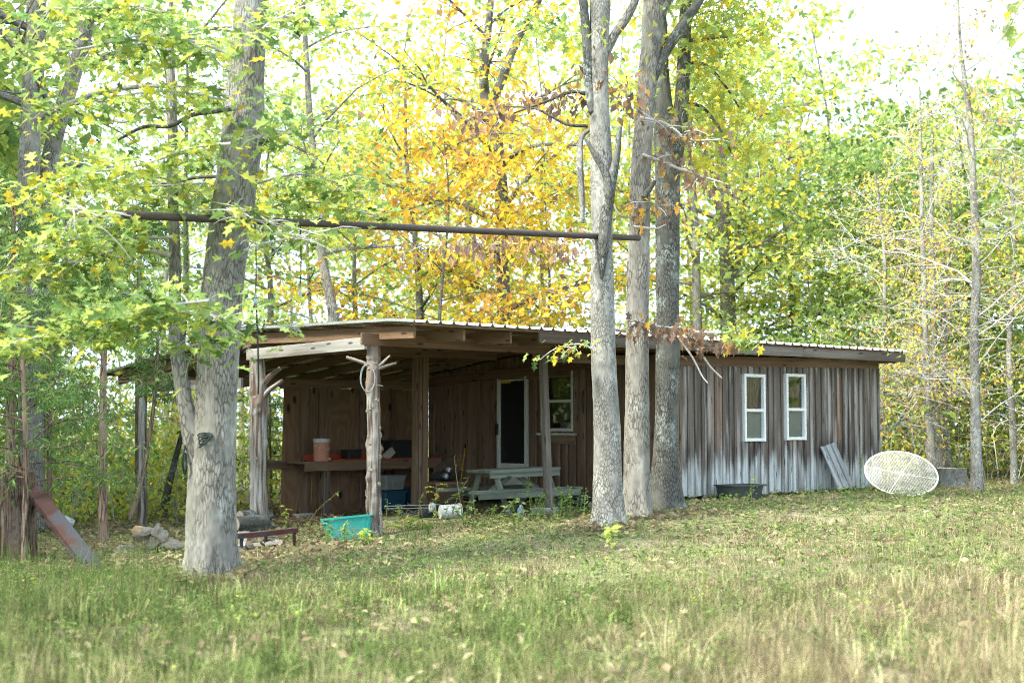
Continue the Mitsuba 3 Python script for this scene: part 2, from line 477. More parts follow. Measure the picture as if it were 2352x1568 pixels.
for nm, col, ro in [('white', (0.74, 0.75, 0.74), 0.5), ('cream', (0.56, 0.57, 0.52), 0.55), ('teal', grimy((0.0, 0.33, 0.29), (0.20, 0.24, 0.19), 0.45), 0.4), ('grey_plastic', grimy((0.27, 0.31, 0.32), (0.2, 0.18, 0.15), 0.4), 0.45), ('blue_plastic', (0.02, 0.10, 0.16), 0.45),
                    ('orange_plastic', (0.56, 0.235, 0.17), 0.55), ('red_panel', (0.40, 0.075, 0.035), 0.5), ('black', (0.02, 0.022, 0.024), 0.5), ('dark_plastic', (0.035, 0.045, 0.045), 0.5), ('yellow', (0.62, 0.32, 0.02), 0.45),
                    ('rope', (0.012, 0.024, 0.024), 0.8), ('wire', (0.30, 0.33, 0.36), 0.5), ('pulley', (0.28, 0.36, 0.42), 0.45), ('dark_cloth', (0.045, 0.045, 0.05), 0.95), ('brown_cloth', (0.10, 0.07, 0.05), 0.95), ('tarp', (0.02, 0.035, 0.04), 0.6),
                    ('bucket', grimy((0.56, 0.61, 0.64), (0.30, 0.28, 0.22), 0.4), 0.5), ('brick', (0.42, 0.17, 0.11), 0.9), ('screen', (0.07, 0.09, 0.10), 0.8), ('interior', (0.10, 0.07, 0.055), 0.95), ('jug', (0.20, 0.29, 0.38), 0.4),
                    ('paper', (0.50, 0.49, 0.42), 0.7), ('table_enamel', grimy((0.86, 0.80, 0.70), (0.42, 0.38, 0.26), 0.4), 0.45), ('dirt', (0.16, 0.125, 0.09), 0.98)]:
    scene['mat_' + nm] = principled(col, ro, 0.5)
scene['mat_metal'] = twosided({'type': 'principled', 'base_color': {'type': 'rgb', 'value': [0.4, 0.42, 0.43]}, 'metallic': 0.8, 'roughness': 0.35})
scene['mat_glass'] = {'type': 'thindielectric'}
scene['mat_black_glass'] = twosided({'type': 'principled', 'base_color': {'type': 'rgb', 'value': [0.012, 0.016, 0.018]}, 'roughness': 0.12, 'specular': 0.5})

# ------------------------------------------------------------------ ground
gx = np.concatenate([np.linspace(-160, -18, 26), np.linspace(-16, 16, 129), np.linspace(18, 160, 26)])
gy = np.concatenate([np.linspace(-60, 3, 12), np.linspace(4, 34, 121), np.linspace(36, 220, 40)])
GX, GY = np.meshgrid(gx, gy)
GZ = ground(GX, GY)
nrow, ncol = GX.shape
gi = np.arange(nrow * ncol).reshape(nrow, ncol)
gf = np.vstack([np.stack([gi[:-1, :-1], gi[:-1, 1:], gi[1:, 1:]], -1).reshape(-1, 3), np.stack([gi[:-1, :-1], gi[1:, 1:], gi[1:, :-1]], -1).reshape(-1, 3)])
put(None, 'ground', (np.stack([GX, GY, GZ], -1).reshape(-1, 3), gf, np.stack([GX, GY], -1).reshape(-1, 2)), 'mat_ground', True,
    label='uneven earth ground of the clearing under grass and fallen leaves', kind='structure')


# ------------------------------------------------------------------ foliage
LOBED_OUT = [(0, 0), (.2, .1), (.33, .42), (.48, .14), (.74, .36), (.78, .11), (1.04, 0)]
_o = np.array(LOBED_OUT + [(x, -y) for x, y in LOBED_OUT[-2:0:-1]])
LOBED_V = np.vstack([[(0.5, 0)], _o])
LOBED_F = np.array([[0, i, i % (len(_o)) + 1] for i in range(1, len(_o) + 1)])
DIAM_V = np.array([(0, 0), (.48, .33), (1, 0), (.48, -.33)])
DIAM_F = np.array([[0, 2, 1], [0, 3, 2]])
SLIM_V = np.array([(0, 0), (.5, .10), (1, 0), (.5, -.10)])


def leaves(pos, size, col, shape='diamond', rng=RNG, tilt=0.55, droop=0.35, val=(0.8, 1.2), az=None, asp=0.85):
    n = len(pos)
    if n == 0:
        return None
    lv, lf = {'diamond': (DIAM_V, DIAM_F), 'lobed': (LOBED_V, LOBED_F), 'slim': (SLIM_V, DIAM_F)}[shape]
    a_ = rng.uniform(0, 2 * np.pi, n) if az is None else az + rng.normal(0, 0.6, n)
    pit = -rng.normal(droop, 0.35, n)
    ax = np.stack([np.cos(a_) * np.cos(pit), np.sin(a_) * np.cos(pit), np.sin(pit)], 1)
    nr = np.array([0, 0, 1.0]) + rng.normal(0, tilt, (n, 3))
    nr -= ax * (nr * ax).sum(1, keepdims=True)
    nr /= np.linalg.norm(nr, axis=1, keepdims=True) + 1e-9
    sd = np.cross(nr, ax)
    sz = size * rng.uniform(0.45, 1.38, n) if np.isscalar(size) else size * rng.uniform(0.75, 1.2, n)
    fold = rng.uniform(-0.1, 0.55, n)
    X, Y = lv[:, 0], lv[:, 1] * asp
    V = pos[:, None] + sz[:, None, None] * (X[None, :, None] * ax[:, None] + Y[None, :, None] * sd[:, None] + (fold[:, None] * np.abs(Y)[None] - 0.18 * (X ** 2)[None])[..., None] * nr[:, None])
    m = len(lv)
    F = lf[None] + (np.arange(n) * m)[:, None, None]
    UV = np.repeat(np.stack([np.clip(col, 0, 1), rng.uniform(*val, n)], 1), m, 0)
    return V.reshape(-1, 3), F.reshape(-1, 3), UV


def limb_path(p, az, el, L, rng, n=6, curve=0.0, wig=0.12):
    pts = [np.asarray(p, float)]
    for k in range(n - 1):
        d = np.array([math.cos(az) * math.cos(el), math.sin(az) * math.cos(el), math.sin(el)])
        pts.append(pts[-1] + d * L / (n - 1))
        az += rng.normal(0, wig)
        el += curve / (n - 1) + rng.normal(0, wig * 0.6)
    return np.array(pts)


def spray(points, n, rad, flat, rng, mean, sd, clump=0.07):
    """Leaf positions in flattened clumps about the points, each clump with a tone of its own."""
    m = len(points)
    per = rng.multinomial(n, np.full(m, 1.0 / m))
    base = np.repeat(points, per, 0)
    off = rng.normal(0, 1, (n, 3)) * [rad, rad, rad * flat]
    tone = np.repeat(np.clip(rng.normal(mean, clump, m), 0, 1), per)
    return base + off, np.clip(tone + rng.normal(0, sd, n), 0, 0.99)


BARK_N = [0]


def bark_disp(amp, fx, fy, seed, lumpy=0.10):
    def fn(th, L, r):
        p = np.stack([np.cos(th) * fx, np.sin(th) * fx, L * fy], -1)
        a = nfbm(p, 3, seed)
        ridge = 1 - np.abs(2 * a - 1)
        lump = nnoise(np.stack([np.cos(th) * 1.1, np.sin(th) * 1.1, L * 1.3], -1), seed + 5) - 0.5
        return r * (amp * (ridge - 0.6) + lumpy * lump)
    return fn


def trunk_mesh(pts, n=10, rings=24, disp=None):
    """pts: rows x, y, z, radius."""
    q = smooth_path(pts, rings)
    BARK_N[0] += 1
    return tube(q[:, :3], q[:, 3], n, True, disp, BARK_N[0] * 3.7)


def vpath(rows, depth):
    """rows (px, py, width in px[, depth]) of the photograph -> x, y, z, radius."""
    out = []
    for r in rows:
        d = r[3] if len(r) > 3 else depth
        p = at(r[0], r[1], d)
        out.append([*p, 0.5 * r[2] * d / FPX])
    return np.array(out)


def forest_tree(base, H, r0, crown0, R, n_leaf, leaf, mean, sd, seed, label, bark='mat_bark_oak', lean=(0, 0), name='tree', group=None, category='tree', trunk=None, limbs=12, flat=0.35, shape='diamond', rad=0.42, twig=True, upper=None, clump=0.07):
    rng = np.random.default_rng(seed)
    k = thing(name, label, category, group)
    if trunk is None:
        zs = np.linspace(0, 1, 6)
        wob = np.cumsum(rng.normal(0, 0.012 * H, (6, 2)), 0); wob[0] = 0
        pts = np.array([[base[0] + lean[0] * z * H + w[0], base[1] + lean[1] * z * H + w[1], base[2] - 0.15 + z * H, r0 * (1 - 0.82 * z ** 0.9) * (1.25 if i == 0 else 1)] for i, (z, w) in enumerate(zip(zs, wob))])
    else:
        pts = trunk
    put(k, 'trunk', trunk_mesh(pts, 10, 22, bark_disp(0.08, 2.5, 1.5, seed)), bark, True)
    tr = smooth_path(pts, 40)
    hs = tr[:, 2] - tr[0, 2]
    Ht = hs[-1]
    tubes, cl = [], []
    for i in range(limbs):
        f = crown0 + (0.97 - crown0) * (i + rng.uniform(0, 1)) / limbs
        j = int(np.searchsorted(hs, f * Ht)); j = min(j, len(tr) - 1)
        t = (f - crown0) / (1 - crown0)
        Ls = R * (0.55 + 0.6 * math.sin(math.pi * min(1, 0.15 + 0.8 * t))) * rng.uniform(0.7, 1.15) * (1 - 0.35 * t)
        az = i * 2.4 + rng.uniform(-0.5, 0.5)
        el = rng.uniform(0.1, 0.55) + 0.35 * t
        lp = limb_path(tr[j, :3], az, el, Ls, rng, 6, -0.3)
        rb = max(0.012, min(0.5 * tr[j, 3], 0.022 * Ls))
        tubes.append(tube(lp, np.linspace(rb, rb * 0.25, 6), 5, False))
        for s_ in range(6):
            q = lp[min(5, 1 + int(rng.uniform(0, 5)))]
            sp = limb_path(q, az + rng.normal(0, 0.9), rng.normal(0.1, 0.35), Ls * rng.uniform(0.25, 0.5), rng, 4, -0.4)
            if twig:
                tubes.append(tube(sp, np.linspace(rb * 0.4, rb * 0.12, 4), 3, False))
            cl += [sp[1], sp[2], sp[3], sp[3] + rng.normal(0, .2, 3)]
        cl += [lp[3], lp[4], lp[5]]
    put(k, 'branches', join(*tubes), bark, True)
    if n_leaf:
        pos, tone = spray(np.array(cl), n_leaf, rad, flat, rng, mean, sd, clump)
        put(k, 'crown', leaves(pos, leaf, tone, shape, rng), 'mat_leaf', kind='stuff')
    return k



# ------------------------------------------------------------------ the shed
shed = thing('shed', 'long weathered plank shed with ribbed metal roof and open porch under the trees', 'shed')
TW1, SW2, TB = -0.70, -0.76, 5.95          # planes of the front wall, of the door wall, of the porch's back wall
RNG2 = np.random.default_rng(21)


def roof_z(t):
    return np.interp(t, [-1.12, -0.55, 3.45, 8.5], [3.03, 3.075, 3.165, 2.60])


def w1(px, py):
    s, t, z = st(hit(px, py, S(0, TW1, 0), E2)); return s, z


def w2(px, py):
    s, t, z = st(hit(px, py, S(SW2, 0, 0), E1)); return t, z


def wb(px, py, t):
    s, _, z = st(hit(px, py, S(0, t, 0), E2)); return s, z


def rect(f, x0, x1, yt, yb):
    """A rectangle on a wall from pixel bounds: (a0, a1, z0, z1)."""
    c = [f(x, y) for x in (x0, x1) for y in (yt, yb)]
    a = sorted(((c[0][0] + c[1][0]) / 2, (c[2][0] + c[3][0]) / 2))
    return a[0], a[1], (c[1][1] + c[3][1]) / 2, (c[0][1] + c[2][1]) / 2


WIN_A = rect(w1, 1703.5, 1752, 859, 1013)
WIN_B = rect(w1, 1800, 1845, 858.5, 1010)
DOOR = rect(w2, 1147, 1216, 862, 1114)
WIN_C = rect(w2, 1248, 1322, 840, 990)
S_END = w1(2015, 1000)[0]
ZB1 = [w1(1560, 1142)[1], w1(2015, 1119)[1]]
ZT1 = [w1(1560, 838)[1], w1(2015, 846)[1]]


def lin(v, s, a, b):
    return v[0] + (v[1] - v[0]) * (s - a) / (b - a)


def plank_wall(wall, a0, a1, place, zb, zt, holes, mat, proud, rng, wid=(0.17, 0.25), batten=True):
    """Upright boards with battens over the joints, cut round the openings. place(a, d, z): a along the wall, d outwards."""
    cuts = [a0]
    while cuts[-1] < a1 - 0.12:
        cuts.append(min(a1, cuts[-1] + rng.uniform(*wid)))
    if cuts[-1] < a1:
        cuts[-1] = a1
    edges_ = [e for h in holes for e in h[:2] if a0 + 0.03 < e < a1 - 0.03]
    cuts = sorted([c for c in cuts if all(abs(c - e) > 0.05 for e in edges_)] + edges_)

    def spans(lo, hi, z0, z1):
        out = [(z0, z1)]
        for h in holes:
            if lo < h[1] - 0.01 and hi > h[0] + 0.01:
                new = []
                for (p, q) in out:
                    if h[2] > p + 0.04:
                        new.append((p, min(q, h[2])))
                    if h[3] < q - 0.04:
                        new.append((max(p, h[3]), q))
                out = new
        return out
    out_dir = unit(place(0, 1, 0) - place(0, 0, 0))
    for lo, hi in zip(cuts[:-1], cuts[1:]):
        for z0, z1 in spans(lo, hi, zb(lo) + rng.uniform(-0.02, 0.03), zt(lo)):
            m = (lo + hi) / 2
            d = rng.uniform(0, 0.006)
            put(wall, 'plank', board(place(m, d, z0), place(m + rng.normal(0, 0.003), d, z1), hi - lo - 0.006, 0.022, out_dir), mat)
    if batten:
        for c in cuts[1:-1]:
            w = rng.uniform(0.045, 0.075)
            for z0, z1 in spans(c - w / 2, c + w / 2, zb(c) + rng.uniform(-0.02, 0.04), zt(c)):
                put(wall, 'batten', board(place(c, proud, z0), place(c + rng.normal(0, 0.004), proud, z1), w, 0.024, out_dir), mat)


wall = key_for(shed, 'wall')
plank_wall(wall, SW2 + 0.0, S_END, lambda a, d, z: S(a, TW1 - d, z), lambda a: lin(ZB1, a, SW2, S_END), lambda a: lin(ZT1, a, SW2, S_END) + 0.03, [WIN_A, WIN_B], 'mat_siding', 0.03, RNG2, (0.13, 0.20))
# one fresh board, not weathered, and the corner board
so = w1(1922, 900)[0]
put(wall, 'plank', board(S(so, TW1 - 0.03, w1(1922, 1010)[1]), S(so, TW1 - 0.03, w1(1922, 858)[1]), 0.075, 0.02, -E2), 'mat_orange_wood' if 'mat_orange_wood' in scene else 'mat_wood_header', label='fresh orange brown board among the grey ones')
put(wall, 'header_board', board(S(SW2 - 0.02, TW1 - 0.028, ZT1[0] + 0.07), S(S_END + 0.02, TW1 - 0.028, ZT1[1] + 0.08), 0.03, 0.17, EZ), 'mat_wood_header')
put(wall, 'corner_board', board(S(S_END + 0.012, TW1 - 0.02, ZB1[1]), S(S_END + 0.012, TW1 - 0.02, ZT1[1]), 0.06, 0.05, -E2), 'mat_siding')
put(wall, 'corner_board', board(S(SW2 - 0.02, TW1 - 0.02, ZB1[0]), S(SW2 - 0.02, TW1 - 0.02, ZT1[0]), 0.05, 0.06, -E2), 'mat_wood_header')

wall2 = key_for(shed, 'wall')
zt2 = lambda t: float(roof_z(t)) - 0.26
ZB2 = 0.47
plank_wall(wall2, TW1 + 0.02, TB, lambda a, d, z: S(SW2 - d, a, z), lambda a: ZB2 - 0.04 * max(0, a - 1.0), zt2, [DOOR, WIN_C], 'mat_wood_brown', 0.026, RNG2, (0.16, 0.26))
# boards that frame the window, with a row of short battens under its sill
t0, t1, z0, z1 = WIN_C
put(wall2, 'casing_board', board(S(SW2 - 0.05, t0 - 0.07, z0 - 0.03), S(SW2 - 0.05, t0 - 0.07, z1 + 0.03), 0.13, 0.03, -E1), 'mat_wood_brown')
put(wall2, 'window_sill', board(S(SW2 - 0.075, t0 - 0.05, z0 - 0.05), S(SW2 - 0.075, t1 + 0.05, z0 - 0.05), 0.12, 0.035, EZ), 'mat_cream')
put(wall2, 'apron_board', board(S(SW2 - 0.055, t0 - 0.05, z0 - 0.15), S(SW2 - 0.055, t1 + 0.05, z0 - 0.15), 0.03, 0.16, EZ), 'mat_wood_brown')
for i in range(5):
    a = t0 - 0.03 + i * 0.2
    put(wall2, 'batten', board(S(SW2 - 0.06, a, ZB2 + 0.02), S(SW2 - 0.06, a, z0 - 0.235), 0.065, 0.022, -E1), 'mat_wood_brown')
tz = w2(1344, 1000)[0]
put(wall2, 'casing_board', board(S(SW2 - 0.06, tz, ZB2 - 0.05), S(SW2 - 0.06, tz, w2(1344, 842)[1]), 0.14, 0.03, -E1), 'mat_wood_brown')
put(wall2, 'hook', tube(smooth_path([S(SW2 - 0.09, tz - 0.06, w2(1344, 897)[1]), S(SW2 - 0.13, tz - 0.07, w2(1344, 915)[1]), S(SW2 - 0.10, tz - 0.06, w2(1344, 948)[1])], 10), 0.016, 6), 'mat_black', True)
put(wall2, 'header_board', board(S(SW2 - 0.05, 1.0, 2.60), S(SW2 - 0.05, 5.0, 2.60), 0.03, 0.2, EZ), 'mat_wood_header')

# closed sides that one does not see: back and far end of the cabin, its floor
wall3 = key_for(shed, 'wall')
plank_wall(wall3, TW1 + 0.05, TB, lambda a, d, z: S(S_END + d, a, z), lambda a: ZB1[1] - 0.1, lambda a: float(roof_z(a)) - 0.12, [], 'mat_siding', 0.024, RNG2, (0.3, 0.4))
wall4 = key_for(shed, 'wall')
plank_wall(wall4, SW2, S_END, lambda a, d, z: S(a, TB + d, z), lambda a: 0.2, lambda a: float(roof_z(TB)) - 0.12, [(WIN_A[0] + 0.25, WIN_A[0] + 0.6, 1.4, 2.1)], 'mat_siding', 0.024, RNG2, (0.3, 0.4))
put(shed, 'floor', board(S(SW2 + 0.05, 2.6, 0.42), S(S_END - 0.04, 2.6, 0.5), 6.4, 0.06, EZ), 'mat_wood_brown')
for i in range(5):
    put(shed, 'skid_block', box(S(SW2 + 0.3 + i * 1.2, TW1 + 0.25, lin(ZB1, SW2 + 0.3 + i * 1.2, SW2, S_END) - 0.17), E1, E2, EZ, 0.4, 0.2, 0.28), 'mat_concrete')


def sash_window(parent, name, r, place, mats, screen=True, rail=0.46):
    """A two-pane window: frame of four bars, meeting rail, upper and lower pane."""
    a0, a1, z0, z1 = r
    out = unit(place(0, 1, 0) - place(0, 0, 0))
    w = key_for(parent, name)
    f = 0.052
    zm = z0 + (z1 - z0) * rail
    bars = [((a0 + f / 2, z0), (a0 + f / 2, z1)), ((a1 - f / 2, z0), (a1 - f / 2, z1))]
    for (p, q) in bars:
        put(w, 'frame', board(place(p[0], 0.035, p[1]), place(q[0], 0.035, q[1]), f, 0.07, out), mats)
    for z in (z0 + f / 2, z1 - f / 2):
        put(w, 'frame', board(place(a0 + f, 0.033, z), place(a1 - f, 0.033, z), f, 0.066, out) if False else board(place(a0 + f, 0.033, z), place(a1 - f, 0.033, z), 0.066, f, EZ), mats)
    put(w, 'meeting_rail', board(place(a0 + f, 0.03, zm), place(a1 - f, 0.03, zm), 0.06, 0.05, EZ), mats)

    def pane(za, zc, d):
        e = 0.012 if d > 0.01 else 0.0            # old sashes lean out a little at the top
        P = np.array([place(a0 + f, d - e, za), place(a1 - f, d - e, za), place(a1 - f, d + e, zc), place(a0 + f, d + e, zc)])
        return P, np.array([[0, 1, 2], [0, 2, 3]]), np.array([[0, 0], [1, 0], [1, 1], [0, 1.0]])
    put(w, 'pane', pane(zm + 0.025, z1 - f, 0.012), 'mat_glass')
    put(w, 'pane', pane(z0 + f, zm - 0.025, 0.02), 'mat_glass')
    if screen:
        put(w, 'insect_screen', pane(z0 + f, zm - 0.025, 0.0), 'mat_screen')
    return w


sash_window(wall, 'window', WIN_A, lambda a, d, z: S(a, TW1 - d, z), 'mat_white')
sash_window(wall, 'window', WIN_B, lambda a, d, z: S(a, TW1 - d, z), 'mat_white')
sash_window(wall2, 'window', WIN_C, lambda a, d, z: S(SW2 - d, a, z), 'mat_cream', False)

# storm door
dt0, dt1, dz0, dz1 = DOOR
door = key_for(shed, 'door')
pl = lambda a, d, z: S(SW2 - d, a, z)
fw = 0.075
for a in (dt0 + fw / 2, dt1 - fw / 2):
    put(door, 'frame', board(pl(a, 0.04, dz0), pl(a, 0.04, dz1), fw, 0.05, -E1), 'mat_cream')
put(door, 'frame', board(pl(dt0 + fw, 0.04, dz1 - 0.05), pl(dt1 - fw, 0.04, dz1 - 0.05), 0.048, 0.1, EZ), 'mat_cream')
put(door, 'kick_panel', board(pl(dt0 + fw, 0.03, dz0 + 0.2), pl(dt1 - fw, 0.03, dz0 + 0.2), 0.04, 0.4, EZ), 'mat_cream')
put(door, 'glass', (np.array([pl(dt0 + fw, 0.03, dz0 + 0.4), pl(dt1 - fw, 0.03, dz0 + 0.4), pl(dt1 - fw, 0.03, dz1 - 0.1), pl(dt0 + fw, 0.03, dz1 - 0.1)]), np.array([[0, 1, 2], [0, 2, 3]]), np.array([[0, 0], [1, 0], [1, 1], [0, 1.0]])), 'mat_black_glass')
put(door, 'sticker', board(pl(dt1 - fw - 0.02, 0.045, dz1 - 0.12), pl(dt1 - fw - 0.3, 0.045, dz1 - 0.12), 0.01, 0.045, EZ), 'mat_yellow')
put(door, 'handle', box(pl(dt1 - 0.03, 0.09, dz0 + 1.02), E2, E1, EZ, 0.035, 0.05, 0.2), 'mat_black')

# porch back wall: plywood sheets on studs
wall5 = key_for(shed, 'wall')
sL = wb(652, 1050, TB)[0]
zl, zr_, ztop = wb(650, 1196, TB)[1], 0.15, wb(800, 892, TB)[1]
edges = [sL, sL + 0.62, sL + 1.84, SW2]
for i, (a, b) in enumerate(zip(edges[:-1], edges[1:])):
    zb_ = zl + (zr_ - zl) * (i / 3)
    tilt = 0.06 if i == 0 else 0
    put(wall5, 'plywood_sheet', board(S((a + b) / 2 - tilt, TB + 0.022 * i, zb_), S((a + b) / 2, TB + 0.022 * i, ztop), b - a + 0.02, 0.018, -E2), 'mat_plywood')
for px in (699, 737, 832, 905, 975):
    a = wb(px, 1000, TB - 0.06)[0]
    put(wall5, 'stud', board(S(a, TB - 0.06, zl + 0.1), S(a + RNG2.normal(0, .015), TB - 0.06, ztop), 0.14 if px == 699 else 0.09, 0.04, -E2), 'mat_wood_brown')
put(wall5, 'plank', board(S(sL + 0.42, TB - 0.03, zl), S(sL + 0.42, TB - 0.03, ztop), 0.22, 0.025, -E2), 'mat_wood_brown')
put(shed, 'concrete_block', box(S(wb(698, 1190, TB - 0.2)[0], TB - 0.2, wb(698, 1190, TB - 0.2)[1]), E1, E2, EZ, 0.36, 0.2, 0.17), 'mat_concrete')

# posts
def knots(n, seed, L, amp=0.32):
    r = np.random.default_rng(seed)
    ks = [(r.uniform(0, 2 * np.pi), r.uniform(0.1, L - 0.2), r.uniform(0.5, 1) * amp, r.uniform(0.035, 0.06)) for _ in range(n)]
    base = bark_disp(0.13, 4.5, 1.1, seed, 0.05)

    def fn(th, Ls, rr):
        d = base(th, Ls, rr)
        for (a, l, h, w) in ks:
            da = np.abs((th - a + np.pi) % (2 * np.pi) - np.pi) * rr
            d = d + rr * h * np.exp(-(da ** 2 + ((Ls - l) * 0.75) ** 2) / (2 * (w * 0.6) ** 2))
        return d
    return fn


def dense(pts, n, rings, disp):
    q = smooth_path(pts, rings)
    BARK_N[0] += 1
    return tube(q[:, :3], q[:, 3], n, True, disp, BARK_N[0] * 3.7)


P1D, PMD = 19.9, 22.2
p1 = vpath([(861, 1250, 40), (861, 1215, 36), (858, 1100, 31), (859, 1000, 30), (857, 900, 29), (858, 772, 30)], P1D)
lp = put(shed, 'log_post', dense(p1, 48, 220, knots(60, 5, 2.8, 0.26)), 'mat_log', True, label='knotty grey cedar log post holding up the front corner')
for rows in ([(856, 850, 11), (840, 836, 9), (820, 828, 8), (795, 820, 7)], [(866, 848, 7), (890, 840, 7), (911, 834, 6)], [(867, 842, 6), (880, 831, 6), (896, 816, 4)]):
    put(lp, 'branch_stub', dense(vpath(rows, P1D - 0.05), 8, 10, None), 'mat_log', True)
pm = vpath([(597, 1238, 46), (596, 1200, 42), (593, 1100, 39), (594, 1000, 40), (594, 920, 39), (591, 822, 33)], PMD)
lp = put(shed, 'log_post', dense(pm, 48, 220, knots(34, 9, 2.7, 0.24)), 'mat_log', True, label='smooth grey log post with forked stub beside the big oak')
for rows in ([(600, 915, 16), (618, 896, 12), (634, 884, 11), (650, 872, 9)], [(606, 880, 14), (622, 862, 13), (645, 845, 10)]):
    put(lp, 'branch_stub', dense(vpath(rows, PMD - 0.05), 8, 10, None), 'mat_log', True)
def knot_bumps(holder, pts, n, seed):
    """Cut-off branch knots: short stubs with a grey cut face, mostly on the side that shows."""
    r = np.random.default_rng(seed)
    q = smooth_path(pts, 100)
    for i in range(n):
        c = q[int(r.uniform(8, 92))]
        a = r.uniform(-1.7, 1.7) - np.pi / 2
        d = unit([math.cos(a), math.sin(a), 0.35])
        w = r.uniform(0.018, 0.034)
        put(holder, 'knot', lathe(c[:3] + d * (c[3] * 0.8), d, [(w * 1.9, 0), (w * 1.45, 0.018), (w * 1.1, 0.034), (w * 0.85, 0.040), (w * 0.6, 0.036), (0, 0.034)], 12), 'mat_log', True)


knot_bumps(f'{shed}__log_post', p1, 26, 51)
knot_bumps(lp, pm, 15, 52)
p3 = vpath([(326, 1222, 27), (326, 1150, 23), (326, 1000, 21), (327, 900, 20), (327, 862, 20)], 24.2)
put(shed, 'log_post', dense(p3, 16, 50, knots(10, 12, 2.5, 0.2)), 'mat_log', True, label='plain log post at the far back corner behind cedar twigs')
q2 = at(1260, 1166, 22.0); q2t = at(1247, 812, 22.0)
put(shed, 'square_post', board(q2, q2t, 0.105, 0.10, -E2), 'mat_wood_grey', label='single square post bleached grey beside the picnic table')
q4 = at(963, 1162, 24.3); q4t = at(966, 806, 24.3)
for dx, w in ((-0.1, 0.055), (-0.028, 0.055), (0.075, 0.115)):
    put(shed, 'square_post', board(q4 + E1 * dx, q4t + E1 * dx, w, 0.12 + 0.01 * (w > 0.1), -E2), 'mat_wood_brown')
blk = at(1252, 1176, 22.0)
put(shed, 'concrete_block', box(blk + [0, 0, -0.02], E1, E2, EZ, 0.40, 0.20, 0.19), 'mat_concrete')

# beams
fb0, fb1 = wb(830, 780, -0.1), wb(1262, 812, -0.1)
put(shed, 'beam', board(S(fb0[0], -0.1, 2.845), S(fb1[0], -0.1, 2.835), 0.045, 0.165, EZ), 'mat_wood_header', label='brown front beam of the porch')
put(shed, 'beam', board(S(-6.46, -0.07, 2.79), S(-6.40, 3.25, 2.76), 0.045, 0.17, EZ), 'mat_wood_grey', label='bleached grey side beam with knots')
mb0, mb1 = wb(688, 820, 3.0), wb(985, 822, 3.0)
put(shed, 'beam', board(S(mb0[0] - 0.4, 3.0, 2.90), S(mb1[0] + 1.5, 3.0, 2.90), 0.045, 0.16, EZ), 'mat_wood_header')
put(shed, 'beam', board(S(-6.52, 3.2, 2.32), S(-6.75, 5.9, 2.30), 0.045, 0.16, EZ), 'mat_wood_grey')
put(shed, 'beam', board(S(-7.0, TB - 0.09, ztop + 0.06), S(SW2, TB - 0.09, ztop + 0.08), 0.045, 0.15, EZ), 'mat_wood_header')
put(shed, 'beam', board(S(SW2 - 0.1, TB - 0.1, 2.5), S(SW2 - 0.1, -0.1, 2.79), 0.045, 0.16, EZ), 'mat_wood_header')
put(shed, 'beam', board(S(fb1[0] - 0.2, 0.05, 2.72), S(SW2, 0.05, 2.72), 0.045, 0.15, EZ), 'mat_wood_header')
roof = key_for(shed, 'roof')
for i, s in enumerate(np.arange(-6.25, 5.0, 0.86)):
    zf = roof_z(np.array([-0.92, 3.3, 3.6, 8.3])) - 0.135
    put(roof, 'rafter', board(S(s, -0.92, zf[0]), S(s, 3.44, zf[1]), 0.04, 0.17, EZ), 'mat_wood_header')
    put(roof, 'rafter', board(S(s + 0.045, 3.2, zf[2]), S(s + 0.045, 8.2, zf[3]), 0.04, 0.16, EZ), 'mat_wood_header')
for t in (-1.03, 0.1, 1.2, 2.3, 3.3, 4.4, 5.5, 6.6, 7.6, 8.35):
    put(roof, 'purlin', board(S(-6.38, t, float(roof_z(t)) - 0.024), S(4.95, t, float(roof_z(t)) - 0.024), 0.09, 0.038, EZ), 'mat_wood_header')
f0 = wb(1236, 790, -1.075)[0]
cutsf = [f0, f0 + 1.55, f0 + 4.2, f0 + 6.1, 4.98]
for a, b in zip(cutsf[:-1], cutsf[1:]):
    put(roof, 'fascia_board', board(S(a + 0.004, -1.085, 2.915 + RNG2.normal(0, .006)), S(b - 0.004, -1.085, 2.915 + RNG2.normal(0, .006)), 0.035, 0.155, EZ), 'mat_wood_fascia')


def roof_sheet(s0, s1, ts, first):
    """Ribbed steel: a rib every 23 cm."""
    xs, hs = [], []
    for k in range(int(round((s1 - s0) / 0.23)) + 1):
        c = s0 + 0.23 * k
        for dx, h in ((-0.034, 0), (-0.012, 0.034), (0.012, 0.034), (0.034, 0)):
            xs.append(min(max(c + dx, s0), s1)); hs.append(h)
    xs, hs = np.array(xs), np.array(hs)
    ts = np.array(ts)
    top = np.array([[S(x, t, float(roof_z(t)) + h + 0.002) for x, h in zip(xs, hs)] for t in ts])
    m, n = top.shape[:2]
    V = np.vstack([top.reshape(-1, 3), top.reshape(-1, 3) - [0, 0, 0.004]])
    i = np.arange(m * n).reshape(m, n)
    a, b, c, d = i[:-1, :-1].ravel(), i[:-1, 1:].ravel(), i[1:, 1:].ravel(), i[1:, :-1].ravel()
    F = np.vstack([np.stack([a, b, c], 1), np.stack([a, c, d], 1)])
    F2 = F[:, ::-1] + m * n
    rim = np.concatenate([i[0, :], i[1:, -1], i[-1, -2::-1], i[-2:0:-1, 0]])
    r2 = np.roll(rim, -1)
    F3 = np.vstack([np.stack([rim, r2, r2 + m * n], 1), np.stack([rim, r2 + m * n, rim + m * n], 1)])
    return V, np.vstack([F, F2, F3]), np.zeros((len(V), 2))


